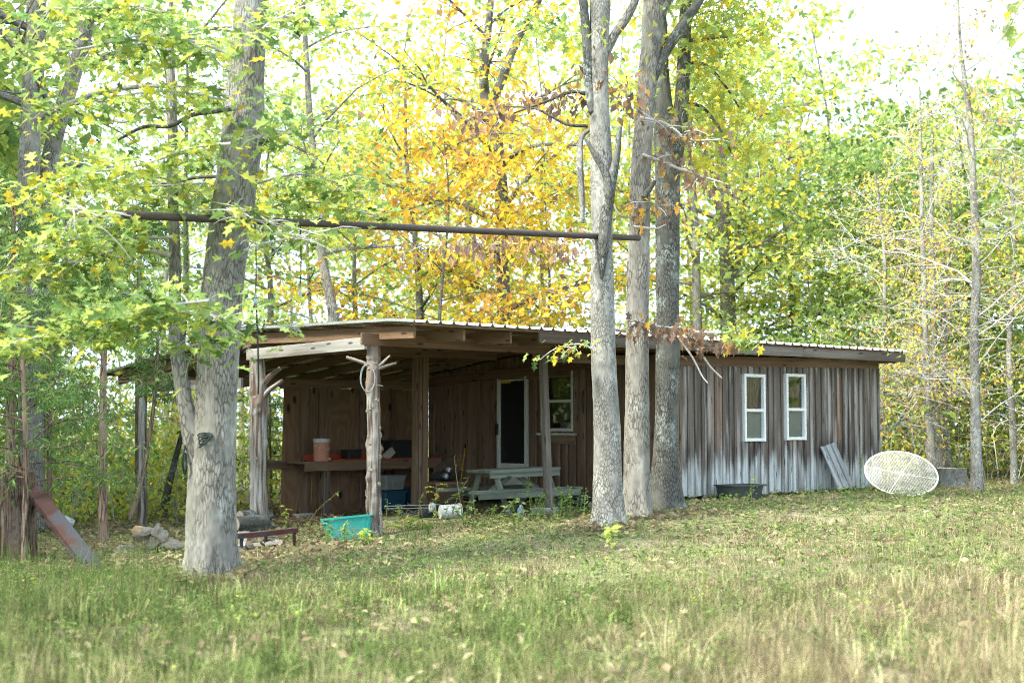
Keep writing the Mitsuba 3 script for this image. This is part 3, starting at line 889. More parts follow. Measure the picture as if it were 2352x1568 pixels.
s = -6.42
while s < 4.9:
    e = min(s + 0.92, 5.0)
    put(roof, 'roof_panel', roof_sheet(s, e - 0.004, [-1.12, -0.85, -0.55, 1.2, 3.45], True), 'mat_roof')
    put(roof, 'roof_panel', roof_sheet(s, e - 0.004, [3.45, 5, 6.7, 8.5], False), 'mat_roof')
    s += 0.92
put(roof, 'ridge_cap', join(board(S(-6.45, 3.3, 3.215), S(5.0, 3.3, 3.215), 0.3, 0.006, EZ + 0.02 * E2), board(S(-6.45, 3.6, 3.208), S(5.0, 3.6, 3.208), 0.3, 0.006, EZ - 0.1 * E2)), 'mat_roof')

# ------------------------------------------------------------------ things in and around the porch
def bar(a, b, w, h, up=EZ):
    return board(a, b, w, h, up)


# work bench along the back wall
TBN = 5.2
bench = thing('work_bench', 'rough plank work bench along the plywood back wall of the porch', 'bench')
a0, a1 = wb(701, 1071, TBN), wb(1012, 1056, TBN)
ZBN = a0[1]
put(bench, 'front_board', bar(S(a0[0], TBN, ZBN), S(a1[0], TBN, ZBN + 0.01), 0.045, 0.17), 'mat_wood_brown')
for i in range(3):
    put(bench, 'top_plank', bar(S(a0[0] + 0.02, TBN + 0.14 + 0.235 * i, ZBN + 0.06), S(a1[0], TBN + 0.14 + 0.235 * i, ZBN + 0.06), 0.228, 0.035), 'mat_wood_brown')
put(bench, 'cleat', bar(S(a0[0] - 0.35, TB - 0.05, ZBN + 0.02), S(a0[0] + 0.1, TB - 0.05, ZBN + 0.02), 0.04, 0.16), 'mat_wood_brown')
lx = wb(752, 1100, TBN)[0]
put(bench, 'leg', bar(S(lx, TBN + 0.03, -0.12), S(lx, TBN + 0.03, ZBN - 0.08), 0.11, 0.04, -E2), 'mat_wood_grey')
put(bench, 'leg', bar(S(a1[0] - 0.1, TBN + 0.03, 0.1), S(a1[0] - 0.1, TBN + 0.03, ZBN - 0.08), 0.09, 0.04, -E2), 'mat_wood_brown')
ZT = ZBN + 0.08
red = thing('red_panel', 'faded red sheet lying along the top of the work bench', 'panel')
put(red, 'sheet', bar(S(a0[0] + 0.35, TBN + 0.28, ZT + 0.02), S(a1[0] + 0.06, TBN + 0.28, ZT + 0.03), 0.5, 0.03), 'mat_red_panel')
put(red, 'raised_edge', bar(S(a0[0] + 0.3, TBN + 0.56, ZT + 0.07), S(a1[0] + 0.08, TBN + 0.56, ZT + 0.09), 0.02, 0.1), 'mat_red_panel')

cl = thing('water_cooler', 'round orange water cooler with a white lid standing on the bench', 'cooler')
cc = S(wb(738, 1057, TBN + 0.1)[0], TBN + 0.1, ZT)
R_ = 0.145
put(cl, 'body', lathe(cc, EZ, [(0, 0), (R_ * 0.9, 0), (R_ * 0.94, 0.02), (R_, 0.33), (R_ * 1.0, 0.345), (R_ * 0.9, 0.35)], 28), 'mat_orange_plastic', True)
put(cl, 'lid', lathe(cc + EZ * 0.345, EZ, [(R_ * 1.04, 0), (R_ * 1.05, 0.05), (R_ * 0.98, 0.066), (0, 0.07)], 28), 'mat_bucket', 40)
hp = [cc + EZ * 0.29 - E1 * (R_ + .012), cc + EZ * 0.23 - E2 * R_ * 1.15 - E1 * 0.06, cc + EZ * 0.22 - E2 * R_ * 1.2 + E1 * 0.05, cc + EZ * 0.28 + E1 * (R_ + .012)]
put(cl, 'handle', tube(smooth_path(hp, 16), 0.006, 6), 'mat_bucket', True)
put(cl, 'tap', tube([cc + EZ * 0.05 - E2 * R_ * .8 + E1 * 0.06, cc + EZ * 0.05 - E2 * (R_ + 0.04) + E1 * 0.07], 0.016, 8), 'mat_bucket', True)

b1 = wb(809, 1050, TBN + 0.3)
put(None, 'plastic_bin', open_box(S(b1[0], TBN + 0.32, ZT + 0.036), E1, E2, 0.33, 0.24, 0.17), 'mat_black', 35, label='small black open bin on the bench right of the orange cooler', category='bin')
b2 = wb(919, 1048, TBN + 0.42)
k = thing('storage_chest', 'large black plastic chest on the bench against the plywood', 'chest')
put(k, 'body', open_box(S(b2[0], TBN + 0.46, ZT + 0.036), E1, E2, 0.56, 0.3, 0.30, 0.95), 'mat_black', 35)
put(k, 'lid', box(S(b2[0], TBN + 0.46, ZT + 0.355), E1, E2, EZ, 0.6, 0.33, 0.035), 'mat_black')
b3 = wb(893, 1037, TBN + 0.15)
dgn = unit(E1 * 0.8 + EZ * 0.62)
k = thing('junction_box', 'dull white flat box leaning askew on the red sheet', 'box')
put(k, 'body', box(S(b3[0], TBN + 0.17, ZT + 0.115), dgn, E2, np.cross(dgn, E2), 0.24, 0.07, 0.12), 'mat_paper')
put(k, 'flange', box(S(b3[0], TBN + 0.13, ZT + 0.115), dgn, E2, np.cross(dgn, E2), 0.26, 0.008, 0.135), 'mat_paper')

# tubs under the bench
g0 = wb(908, 1124, 5.1)
tote = thing('grey_tote', 'pale grey ribbed plastic tote stacked under the bench', 'tote')
gc = S(g0[0], 5.25, g0[1])
put(tote, 'body', open_box(gc, E1, E2, 0.48, 0.36, 0.26, 0.86), 'mat_grey_plastic', 35)
for i in range(4):
    x = -0.165 + 0.11 * i
    put(tote, 'rib', bar(gc + E1 * x * 0.95 - E2 * 0.16 + EZ * 0.01, gc + E1 * x * 1.04 - E2 * 0.178 + EZ * 0.22, 0.03, 0.012, -E2), 'mat_grey_plastic')
for i, (px, w, lab) in enumerate(((897, 0.5, 'dark blue tote under the grey tote, nearer the knotty post'), (951, 0.4, 'smaller dark blue tote behind the built-up post'))):
    c = S(wb(px, 1160, 5.3)[0], 5.3, g0[1] - 0.36 + 0.02 * i)
    k = thing('blue_tote', lab, 'tote', 'dark blue totes under the bench')
    put(k, 'body', open_box(c, E1, E2, w, 0.36, 0.31, 0.9), 'mat_blue_plastic', 35)
    put(k, 'lid', box(c + EZ * 0.325, E1, E2, EZ, w + 0.03, 0.39, 0.025), 'mat_blue_plastic')

# broom
bp = at(1053, 1151, 25.2)
bt = hit(1069, 1021, S(SW2 - 0.05, 0, 0), E1)
k = thing('broom', 'yellow handled broom leaning on the plank wall', 'broom')
put(k, 'handle', tube([bp, bp + (bt - bp) * 0.97], 0.013, 8), 'mat_yellow', True)
put(k, 'grip', tube([bp + (bt - bp) * 0.93, bt], 0.016, 8), 'mat_black', True)
put(k, 'brush', loft([[bp + E1 * x + E2 * y + EZ * (z - 0.1) for x, y in ((-w, -.03), (w, -.03), (w, .03), (-w, .03))] for z, w in ((0, .13), (.1, .10), (.16, .03))]), 'mat_yellow')

# old cabinet with clutter on it
cb = at(1015, 1158, 25.0)
k = thing('wooden_cabinet', 'low brown wooden cabinet behind the goldenrod stalks', 'cabinet')
put(k, 'body', box(cb + EZ * 0.17, E1, E2, EZ, 0.62, 0.42, 0.36), 'mat_wood_brown')
put(k, 'top', box(cb + EZ * 0.375, E1, E2, EZ, 0.70, 0.48, 0.04), 'mat_wood_brown')
put(k, 'door', box(cb + EZ * 0.16 - E2 * 0.22 + E1 * 0.12, E1, E2, EZ, 0.27, 0.02, 0.28), 'mat_wood_brown')
cs = cb + EZ * 0.40 + E1 * 0.16 + E2 * 0.1
k = thing('seat_cushion', 'torn brown vehicle seat lying on the wooden cabinet', 'seat')


def pillow(c, ax, ay, az, sx, sy, sz, n=10):
    th = np.linspace(0, 2 * np.pi, 20, endpoint=False)
    R = []
    for z in np.linspace(-1, 1, n):
        w = (1 - abs(z) ** 3) ** 0.5 * 0.9 + 0.1
        q = np.sign(np.cos(th)) * np.abs(np.cos(th)) ** 0.6, np.sign(np.sin(th)) * np.abs(np.sin(th)) ** 0.6
        R.append(c + ax * (q[0] * sx / 2 * w)[:, None] + ay * (q[1] * sy / 2 * w)[:, None] + az * z * sz / 2)
    return loft(R)


tb = unit(EZ * 0.8 + E1 * 0.5)
put(k, 'seat', pillow(cs + EZ * 0.09, E1, E2, EZ, 0.5, 0.42, 0.17), 'mat_dark_cloth', True)
put(k, 'back', pillow(cs + EZ * 0.27 + E2 * 0.1 + E1 * 0.04, unit(E1 + 0.5 * EZ), tb, E2, 0.46, 0.3, 0.13), 'mat_brown_cloth', True)
put(k, 'torn_patch', pillow(cs + EZ * 0.28 + E2 * 0.01 + E1 * 0.02, unit(E1 + 0.5 * EZ), tb, E2, 0.3, 0.2, 0.05), 'mat_brown_cloth', True)
cn = cb + EZ * 0.46 - E2 * 0.12 - E1 * 0.03
k = thing('metal_canister', 'small silver canister with a black strap on the cabinet', 'canister')
put(k, 'body', lathe(cn, unit(EZ + 0.5 * E1), [(0, 0), (0.06, 0), (0.06, 0.19), (0.045, 0.2), (0, 0.2)], 18), 'mat_metal', 40)
put(k, 'strap', lathe(cn + unit(EZ + 0.5 * E1) * 0.07, unit(EZ + 0.5 * E1), [(0.063, 0), (0.066, 0.005), (0.066, 0.045), (0.063, 0.05)], 18), 'mat_black', 40)
k = thing('tool_arm', 'black jointed metal arm lying beside the silver canister', 'tool')
put(k, 'arm', bar(cn + E1 * 0.08 + EZ * 0.02, cn + E1 * 0.3 - EZ * 0.01, 0.05, 0.06), 'mat_black')
put(k, 'handle', tube([cn + E1 * 0.26 - EZ * 0.08, cn + E1 * 0.36 + EZ * 0.12], 0.02, 8), 'mat_black', True)

# folded camp chair, bucket
c0 = on_ground(900, 1196)
dch = c0[1]
k = thing('camp_chair', 'collapsed folding camp chair with crossed metal tubes and dark cloth', 'chair')
vp = lambda x, y, d=0.0: at(x, y, dch + d)
for (a, b) in (((885, 1162), (1012, 1158)), ((888, 1168), (1000, 1165)), ((890, 1196), (968, 1196))):
    put(k, 'tube', tube([vp(*a), vp(*b, 0.15)], 0.009, 6), 'mat_metal', True)
for (a, b) in (((889, 1166), (968, 1190)), ((889, 1194), (965, 1170)), ((920, 1164), (985, 1188)), ((905, 1192), (990, 1168))):
    put(k, 'tube', tube([vp(*a, 0.05), vp(*b, 0.3)], 0.008, 6), 'mat_metal', True)
put(k, 'cloth', pillow(vp(990, 1182, 0.35), unit(E1 - 0.2 * EZ), E2, EZ, 0.42, 0.25, 0.2), 'mat_dark_cloth', True)
rag = vp(993, 1165, 0.1)
put(None, 'rag', pillow(rag, E1, E2, EZ, 0.10, 0.12, 0.16), 'mat_bucket', True, label='pale rag hanging over the collapsed camp chair', category='rag')
bk = on_ground(1035, 1192)
bc = bk + EZ * 0.115
k = thing('bucket', 'white plastic bucket lying on its side before the cabinet', 'bucket')
ax = unit(E1 * 0.9 + np.array([.3, -.25, 0]))
put(k, 'body', lathe(bc - ax * 0.17, ax, [(0.105, 0), (0.118, 0.30), (0.126, 0.30), (0.126, 0.33), (0.116, 0.33), (0.103, 0.02), (0, 0.02)], 28), 'mat_bucket', 35)
put(k, 'bottom', lathe(bc - ax * 0.17, -ax, [(0.105, 0), (0.09, -0.004), (0, -0.004)], 28), 'mat_bucket', 35)
put(k, 'rim', lathe(bc + ax * 0.12, ax, [(0.12, 0), (0.13, 0.004), (0.13, 0.018), (0.12, 0.022)], 28), 'mat_bucket', 35)

# picnic table
B0 = np.array([-0.483, 21.6, 0.0])
tb_ = thing('picnic_table', 'green-grey wooden picnic table with benches inside the porch', 'picnic table')
q = lambda a, w, z: B0 + E1 * a + E2 * w + EZ * z
for w in (0.125, 1.19):
    put(tb_, 'seat_plank', bar(q(-0.02 if w < 1 else 0.2, w, 0.635), q(2.14, w, 0.655), 0.26, 0.045), 'mat_wood_table')
for i in range(4):
    put(tb_, 'top_plank', bar(q(0.5 + 0.015 * (i % 2), 0.42 + 0.16 * i, 0.935), q(1.98, 0.42 + 0.16 * i, 0.965), 0.15, 0.042), 'mat_wood_table')
for a in (0.68, 1.78):
    put(tb_, 'leg', bar(q(a, 0.12, gz(*q(a, .1, 0)[:2]) - 0.02), q(a, 0.46, 0.92), 0.095, 0.042, E1), 'mat_wood_table')
    put(tb_, 'leg', bar(q(a, 1.16, gz(*q(a, 1.1, 0)[:2]) - 0.02), q(a, 0.82, 0.92), 0.095, 0.042, E1), 'mat_wood_table')
    put(tb_, 'seat_support', bar(q(a + 0.045, -0.0, 0.575), q(a + 0.045, 1.32, 0.575), 0.042, 0.095), 'mat_wood_table')
    put(tb_, 'top_support', bar(q(a + 0.045, 0.36, 0.885), q(a + 0.045, 0.96, 0.885), 0.042, 0.085), 'mat_wood_table')
    put(tb_, 'brace', bar(q(a, 0.62, 0.6), q(1.2, 0.62, 0.9), 0.042, 0.085), 'mat_wood_table')
put(tb_, 'apron', bar(q(0.5, 0.36, 0.875), q(1.96, 0.36, 0.9), 0.03, 0.09), 'mat_wood_table')
put(tb_, 'apron', bar(q(0.0, 0.02, 0.575), q(2.1, 0.02, 0.59), 0.03, 0.09), 'mat_wood_table')
jg = on_ground(1196, 1190)
k = thing('blue_jug', 'small dusty blue jug on the ground under the picnic table', 'jug')
put(k, 'body', lathe(jg, EZ, [(0, 0), (0.05, 0), (0.055, 0.02), (0.055, 0.13), (0.03, 0.17), (0.02, 0.175)], 18), 'mat_jug', 40)
put(k, 'cap', lathe(jg + EZ * 0.172, EZ, [(0.024, 0), (0.024, 0.03), (0, 0.03)], 14), 'mat_bucket', 40)
tp = at(1328, 1146, 23.4); tp[2] = gz(tp[0], tp[1]) + 0.1
put(None, 'tarp_bundle', pillow(tp, E1, E2, EZ, 0.36, 0.34, 0.30), 'mat_tarp', True, label='dark green tarp bundle on the ground past the bench end', category='tarp')


def rock(c, sx, sy, sz, seed, az=0.0, pit=0.0, roll=0.0, flat=0.25, crisp=0.35):
    import trimesh
    m = trimesh.creation.icosphere(4)
    v = np.array(m.vertices)
    r = np.random.default_rng(seed)
    for _ in range(16):                       # facets: planes cut off the ball
        n = unit(r.normal(0, 1, 3)); d = r.uniform(0.55, 0.9)
        o = v @ n - d
        v = v - np.where(o > 0, o, 0)[:, None] * n
    v = v * (1 + crisp * (nfbm(v * 2.2 + seed, 4, seed)[:, None] - 0.5))
    v[:, 2] += 0.10 * np.sin(7 * v[:, 2] + 3 * nnoise(v * 1.5, seed))
    v = v * [sx / 2, sy / 2, sz / 2]
    ca, sa, cp, sp, cr, sr = math.cos(az), math.sin(az), math.cos(pit), math.sin(pit), math.cos(roll), math.sin(roll)
    Rm = np.array([[ca, -sa, 0], [sa, ca, 0], [0, 0, 1]]) @ np.array([[cp, 0, sp], [0, 1, 0], [-sp, 0, cp]]) @ np.array([[1, 0, 0], [0, cr, -sr], [0, sr, cr]])
    v = v @ Rm.T + c
    return v, np.array(m.faces), v[:, :2]


for (px, py, w, h, sd, pit, rl, lab) in ((300, 1268, 75, 34, 3, 0.05, 0.1, 'broad pale layered stone lowest left in the pile'), (325, 1228, 60, 36, 5, -0.3, 0.3, 'pale tan stone resting on the layered stone'),
                                         (358, 1240, 44, 86, 8, 0.5, 0.1, 'tall grey-brown slab standing on edge in the stone pile'), (396, 1256, 74, 40, 11, 0.15, -0.2, 'mossy brown stone beside the big oak'),
                                         (368, 1282, 60, 16, 14, 0.0, 0.0, 'flat brown stone under the mossy stone')):
    d = 19.0
    c = at(px, py, d)
    put(None, 'field_stone', rock(c, w * d / FPX * 1.05, 0.34, h * d / FPX * 1.1, sd, 0.3, pit, rl), 'mat_stone', False, label=lab, category='stone', group='stones piled left of the big oak')
c = at(1356, 1160, 22.4); c[2] = gz(c[0], c[1]) + 0.05
put(None, 'field_stone', rock(c, 0.2, 0.2, 0.13, 31), 'mat_stone', False, label='grey stone on the ground beside the dark tarp bundle', category='stone')

# teal tub
tc = on_ground(797, 1238)
k = thing('teal_tub', 'bright teal plastic storage tub sunk in weeds by the knotty post', 'tub')
axx = unit([0.93, 0.30, 0.08]); up_ = unit(np.cross(axx, [-0.3, 0.95, -0.06]))
tc = tc + np.array([0.0, 0.2, -0.03])
ayy = np.cross(up_, axx)
put(k, 'body', open_box(tc, axx, ayy, 0.64, 0.42, 0.33, 0.86, rot_up=up_), 'mat_teal', 35)
for i in (-1, 1):
    put(k, 'handle', box(tc + axx * i * 0.335 + up_ * 0.29, axx, ayy, up_, 0.03, 0.14, 0.03), 'mat_teal')
for i in range(3):
    put(k, 'rib', bar(tc + axx * (i - 1) * 0.17 - ayy * 0.183 + up_ * 0.02, tc + axx * (i - 1) * 0.19 - ayy * 0.205 + up_ * 0.28, 0.05, 0.012, -ayy), 'mat_teal')

# right of the shed
bt_ = hit(1699, 1141, S(0, TW1 - 0.36, 0), E2); bt_[2] = gz(bt_[0], bt_[1]) - 0.02
k = thing('black_tub', 'low black plastic tub against the grey front wall', 'tub')
put(k, 'body', open_box(bt_, E1, E2, 0.78, 0.42, 0.27, 0.86), 'mat_dark_plastic', 35)
put(k, 'rim', join(bar(bt_ - E1 * 0.4 - E2 * 0.235 + EZ * 0.255, bt_ + E1 * 0.4 - E2 * 0.235 + EZ * 0.255, 0.015, 0.03)), 'mat_dark_plastic')

lb0, lb1 = hit(1884, 1027, S(0, TW1 - 0.1, 0), E2), hit(1919, 1014, S(0, TW1 - 0.08, 0), E2)
fb_0, fb_1 = at(1924, 1124, 25.0), at(1966, 1119, 25.5)
n3 = unit(np.cross(fb_1 - fb_0, lb0 - fb_0))
for i, lab in enumerate(('left of three grey planks leaning on the wall', 'middle of three grey planks leaning on the wall', 'right of three grey planks leaning on the wall')):
    f = (i + 0.5) / 3
    put(None, 'loose_plank', bar(fb_0 + (fb_1 - fb_0) * f - n3 * 0.006 * i, lb0 + (lb1 - lb0) * f - n3 * 0.006 * i, np.linalg.norm(lb1 - lb0) / 3 - 0.008, 0.025, n3), 'mat_wood_bleached', label=lab, category='plank', group='planks leaning on the front wall')

# tipped garden table of white wire mesh
TD = 24.9
tcn = at(2070, 1088, TD)
rx_ = 81 * TD / FPX
tn = unit(np.array([-0.03, -0.60, 0.80]))
tx_ = unit(np.array([1.0, 0.0, 0.0]) - tn * tn[0]); ty_ = np.cross(tn, tx_)
tcn[2] = gz(tcn[0], tcn[1] - 0.4) + 0.02 + rx_ * abs(ty_[2])
k = thing('mesh_table', 'round white wire mesh garden table tipped over in the grass', 'table')
th = np.linspace(0, 2 * np.pi, 65)
put(k, 'rim', tube(tcn + rx_ * (np.cos(th)[:, None] * tx_ + np.sin(th)[:, None] * ty_), 0.016, 8, False), 'mat_table_enamel', True)
put(k, 'hub', tube(tcn + 0.045 * (np.cos(th)[:, None] * tx_ + np.sin(th)[:, None] * ty_), 0.011, 8, False), 'mat_table_enamel', True)
for a in (0.95, 2.75, 4.15, 6.0):
    d = math.cos(a) * tx_ + math.sin(a) * ty_
    put(k, 'spoke', tube([tcn + d * 0.05 - tn * 0.012, tcn + d * (rx_ - 0.01) - tn * 0.012], 0.011, 6), 'mat_table_enamel', True)
wires = []
for u in np.arange(-rx_ + 0.02, rx_, 0.026):
    h = math.sqrt(max(0, rx_ ** 2 - u ** 2)) - 0.004
    if h > 0.03:
        for (a, b, o) in ((tx_, ty_, 0), (ty_, tx_, 0.003)):
            wires.append(bar(tcn + a * u - b * h + tn * o, tcn + a * u + b * h + tn * o, 0.0044, 0.003, tn))
put(k, 'wire_mesh', join(*wires), 'mat_table_enamel', kind='stuff')
put(k, 'pole', tube([tcn - tn * 0.03, tcn - tn * 0.62], 0.02, 10), 'mat_table_enamel', True)
for a in np.arange(4) * np.pi / 2 + 0.4:
    d = math.cos(a) * tx_ + math.sin(a) * ty_
    put(k, 'foot', tube(smooth_path([tcn - tn * 0.42, tcn - tn * 0.60 + d * 0.12, tcn - tn * 0.66 + d * 0.32], 10), 0.012, 6), 'mat_table_enamel', True)

# tree stump
sp = at(2186, 1120, 28.0); sp[2] = gz(sp[0], sp[1]) - 0.05
k = thing('tree_stump', 'wide grey cut tree stump behind the white mesh table', 'stump')


def stump_mesh(c, r, h, seed, flare=0.5):
    zs = np.linspace(0, h, 18)
    pts = np.array([[c[0], c[1], c[2] + z, r * (1 + flare * math.exp(-z / (0.3 * h)))] for z in zs])
    q = pts
    rg = bark_disp(0.16, 3.0, 0.8, seed)

    def fn(th, L, rr):
        return rg(th, L, rr) + rr * 0.35 * np.exp(-L / (0.3 * h)) * (nnoise(np.stack([np.cos(th) * 2, np.sin(th) * 2, th * 0], -1), seed) - 0.4)
    return tube(q[:, :3], q[:, 3], 40, False, fn)


put(k, 'bark', stump_mesh(sp, 0.27, 0.42, 3), 'mat_bark_pale', True)
put(k, 'cut_face', lathe(sp + EZ * 0.41, unit([0.05, -0.08, 1]), [(0.29, -0.02), (0.26, 0.0), (0, 0.015)], 24), 'mat_endgrain', 40)

# ------------------------------------------------------------------ pipe between the trees, pulleys, ropes
pB, pC = at(540, 505, 14.86), at(1467, 547, 19.85)
pA = pB + (pC - pB) * -0.268
put(None, 'steel_pipe', tube([pA, pA * 0.5 + pC * 0.5, pC], 0.042, 16), 'mat_pipe', 40, label='long dark steel pipe slung between the oaks over the porch', category='pipe')


def pipe_at(px):
    best = min((abs((lambda r: CX + FPX * r[0] / (r @ FWD))(pA + (pC - pA) * u - EYE) - px), u) for u in np.linspace(0, 1, 400))[1]
    return pA + (pC - pA) * best


for (px, py, lab, w) in ((587, 694, 'blue-grey pulley block hanging nearer the big oak', 9), (689, 680, 'pale rounded pulley block hanging over the roof edge', 11)):
    top = pipe_at(px)
    d = top[1]
    c = at(px, py, d)
    k = thing('pulley_block', lab, 'pulley', 'pulley blocks hung from the pipe')
    put(k, 'shell', lathe(c - np.array([0.022, 0, 0]), [1, 0.1, 0], [(0, 0), (w * d / FPX * 0.95, 0.004), (w * d / FPX, 0.014), (w * d / FPX, 0.03), (w * d / FPX * .95, 0.04), (0, 0.044)], 20), 'mat_pulley', 40)
    put(k, 'hook', tube(c + EZ * (w + 7) * d / FPX + 0.02 * np.stack([np.cos(th[::4]) * 0.5, th[::4] * 0, np.sin(th[::4]) * 1.2], 1), 0.005, 6, False), 'mat_metal', True)
    put(None, 'hanging_line', tube(smooth_path([top, (top + c) / 2 + [0.01, 0, 0], c + EZ * (w + 10) * d / FPX], 12), 0.007, 5), 'mat_rope', True, label='thin dark line from the pipe to the ' + ('pulley nearer the big oak' if px < 600 else 'pale pulley over the roof'), category='rope')
d0 = pipe_at(587)[1]
put(None, 'hanging_rope', tube(smooth_path([at(589, 704, d0), at(592, 780, d0), at(594, 870, d0), at(593, 905, d0)], 24), 0.010, 6), 'mat_rope', True, label='green rope dangling from the pulley past the smooth log post', category='rope')
put(None, 'hanging_rope', tube(smooth_path([at(584, 702, d0), at(565, 760, d0 + .1), at(551, 812, d0 + .2)], 16), 0.009, 6), 'mat_rope', True, label='green rope slanting from the pulley behind the big oak', category='rope')
loop = [at(590, 706, d0), at(603, 722, d0 + 0.05), at(607, 742, d0 + 0.05), at(600, 758, d0 + 0.05), at(591, 750, d0 + .02), at(589, 725, d0)]
put(None, 'hanging_rope', tube(smooth_path(loop, 24), 0.009, 6), 'mat_rope', True, label='short loop of green rope under the pulley', category='rope')

# wire coil on the knotty post
cw = at(845, 868, 19.72)
coil = []
th2 = np.linspace(0, 6 * np.pi, 120)
for a in (0,):
    rr_ = 0.1 + 0.006 * np.sin(th2 * 1.7)
    coil = cw + np.stack([np.cos(th2) * rr_, 0.02 * np.sin(th2 * 0.5) - 0.012 * th2 / 6, np.sin(th2) * (rr_ + 0.09)], 1)
put(None, 'wire_coil', tube(coil, 0.006, 5), 'mat_wire', True, label='coil of grey wire hung on the stub of the knotty post', category='wire')
put(None, 'nail', tube([at(850, 882, 19.78), at(880, 886, 19.6)], 0.006, 5), 'mat_metal', True, label='long bent nail sticking out of the knotty post', category='nail')

# ------------------------------------------------------------------ left: log pile, iron stand, bricks, beams
for (px, py, w, dd, lab) in ((551, 1186, 24, 21.9, 'top cut log of the small pile behind the big oak'), (556, 1214, 21, 21.6, 'lower cut log of the pile against the smooth post'), (539, 1203, 30, 21.5, 'big cut log half hidden by the big oak')):
    c = at(px, py, dd)
    a_ = unit([0.62, 0.78, 0.0])
    k = thing('cut_log', lab, 'log', 'cut logs piled behind the big oak')
    r = 0.5 * w * dd / FPX * 1.15
    put(k, 'bark', tube([c, c + a_ * 0.25, c + a_ * 0.6], [r, r * 1.02, r * 0.97], 18, False, bark_disp(0.08, 2, 3, int(px))), 'mat_bark_dark', True)
    put(k, 'cut_face', lathe(c - a_ * 0.002, -a_, [(r * 0.97, -0.004), (0, 0.004)], 20), 'mat_endgrain', 40)
k = thing('iron_stand', 'low rusty angle iron stand in the grass beside the big oak', 'stand')
f0_, f1_ = at(533, 1233, 18.0), at(685, 1217, 19.15)
e_ = unit(f1_ - f0_); bk_ = unit(np.cross(EZ, e_))
put(k, 'rail', bar(f0_, f1_, 0.012, 0.065), 'mat_rust')
put(k, 'rail', bar(f0_ + bk_ * 0.045 + EZ * 0.028, f1_ + bk_ * 0.045 + EZ * 0.028, 0.08, 0.009), 'mat_rust')
for (px, d_, back) in ((541, 18.02, 0.0), (560, 18.2, 0.02), (648, 18.85, 0.25), (679, 19.1, 0.0)):
    t_ = at(px, 1225, d_)
    u_ = np.dot(t_ - f0_, e_)
    t_ = f0_ + e_ * u_ + bk_ * (back + 0.02)
    g_ = np.array([t_[0], t_[1], gz(t_[0], t_[1]) - 0.05])
    put(k, 'leg', bar(g_, t_ + EZ * 0.02, 0.06, 0.012, -bk_), 'mat_rust')
rg3 = np.random.default_rng(33)
for (px, py, lab, mat, sx) in ((612, 1238, 'red brick lying behind the rusty iron stand', 'mat_brick', 0.22), (575, 1240, 'orange brick lying behind the rusty iron stand near the oak', 'mat_orange_wood', 0.2), (640, 1236, 'red brick near the right legs of the iron stand', 'mat_brick', 0.2)):
    c = on_ground(px, py + 6)
    put(None, 'brick', box(c + EZ * 0.06, unit(E1 + rg3.normal(0, .2, 3) * [1, 1, .1]), E2, EZ, sx, 0.1, 0.075), mat, label=lab, category='brick')
for (x0, y0, x1, y1, lab, mat, w) in ((562, 1262, 652, 1258, 'pale yellow plank end lying in front of the stick pile', 'mat_wood_grey', 0.09), (548, 1266, 560, 1236, 'short tan board propped inside the iron stand', 'mat_wood_grey', 0.16)):
    A_, B_ = on_ground(x0, y0), on_ground(x1, y1)
    put(None, 'loose_plank', bar(A_ + EZ * 0.05, B_ + EZ * 0.08, w, 0.05), mat, label=lab, category='plank')
for i in range(9):
    A_ = on_ground(rg3.uniform(563, 600), rg3.uniform(1243, 1256)); B_ = on_ground(rg3.uniform(615, 655), rg3.uniform(1240, 1256))
    put(None, 'stick', tube(smooth_path([A_ + EZ * 0.04, (A_ + B_) / 2 + EZ * rg3.uniform(.05, .09), B_ + EZ * 0.05], 8), rg3.uniform(0.012, 0.022), 6), 'mat_bark_pale' if i % 2 else 'mat_bark_dark', True, label=('long', 'thin', 'thick', 'pale', 'dark', 'crooked', 'short', 'topmost', 'lowest')[i] + ' dry stick in the heap behind the rusty iron stand', category='stick', group='sticks heaped behind the iron stand')

sd_ = at(18, 1295, 18.2)
k = thing('broken_cedar', 'broad broken cedar trunk at the left edge of the clearing', 'tree trunk')
dtp = np.array([[*at(14, 1315, 18.3), 0.46], [*at(16, 1280, 18.3), 0.38], [*at(18, 1180, 18.3), 0.34], [*at(18, 1082, 18.3), 0.31]])
put(k, 'trunk', dense(dtp, 40, 60, bark_disp(0.22, 4.0, 0.35, 77)), 'mat_bark_stump', True)
put(k, 'broken_top', join(*[tube([at(16, 1090, 18.3) + [math.cos(a) * .2, math.sin(a) * .2, -0.05], at(16, 1090, 18.3) + [math.cos(a) * .17, math.sin(a) * .17, h]], [0.07, 0.01], 6) for a, h in ((0, .1), (1, .25), (2, .15), (3, .3), (4, .12), (5, .2))]), 'mat_bark_stump', True)
ub, ut = at(222, 1306, 16.7), at(77, 1120, 18.2)
nb = unit(np.cross(ut - ub, [1.0, 0.2, 0.0]))
k = thing('steel_channel', 'wide rusty purple-brown steel channel leaning on the dead trunk', 'beam')
put(k, 'web', bar(ub, ut, 0.185, 0.012, nb), 'mat_rust')
sdv = unit(np.cross(ut - ub, nb))
for s_ in (-1, 1):
    put(k, 'flange', bar(ub + sdv * s_ * 0.09 - nb * s_ * 0 + nb * 0.03, ut + sdv * s_ * 0.09 + nb * 0.03, 0.012, 0.06, nb), 'mat_rust')
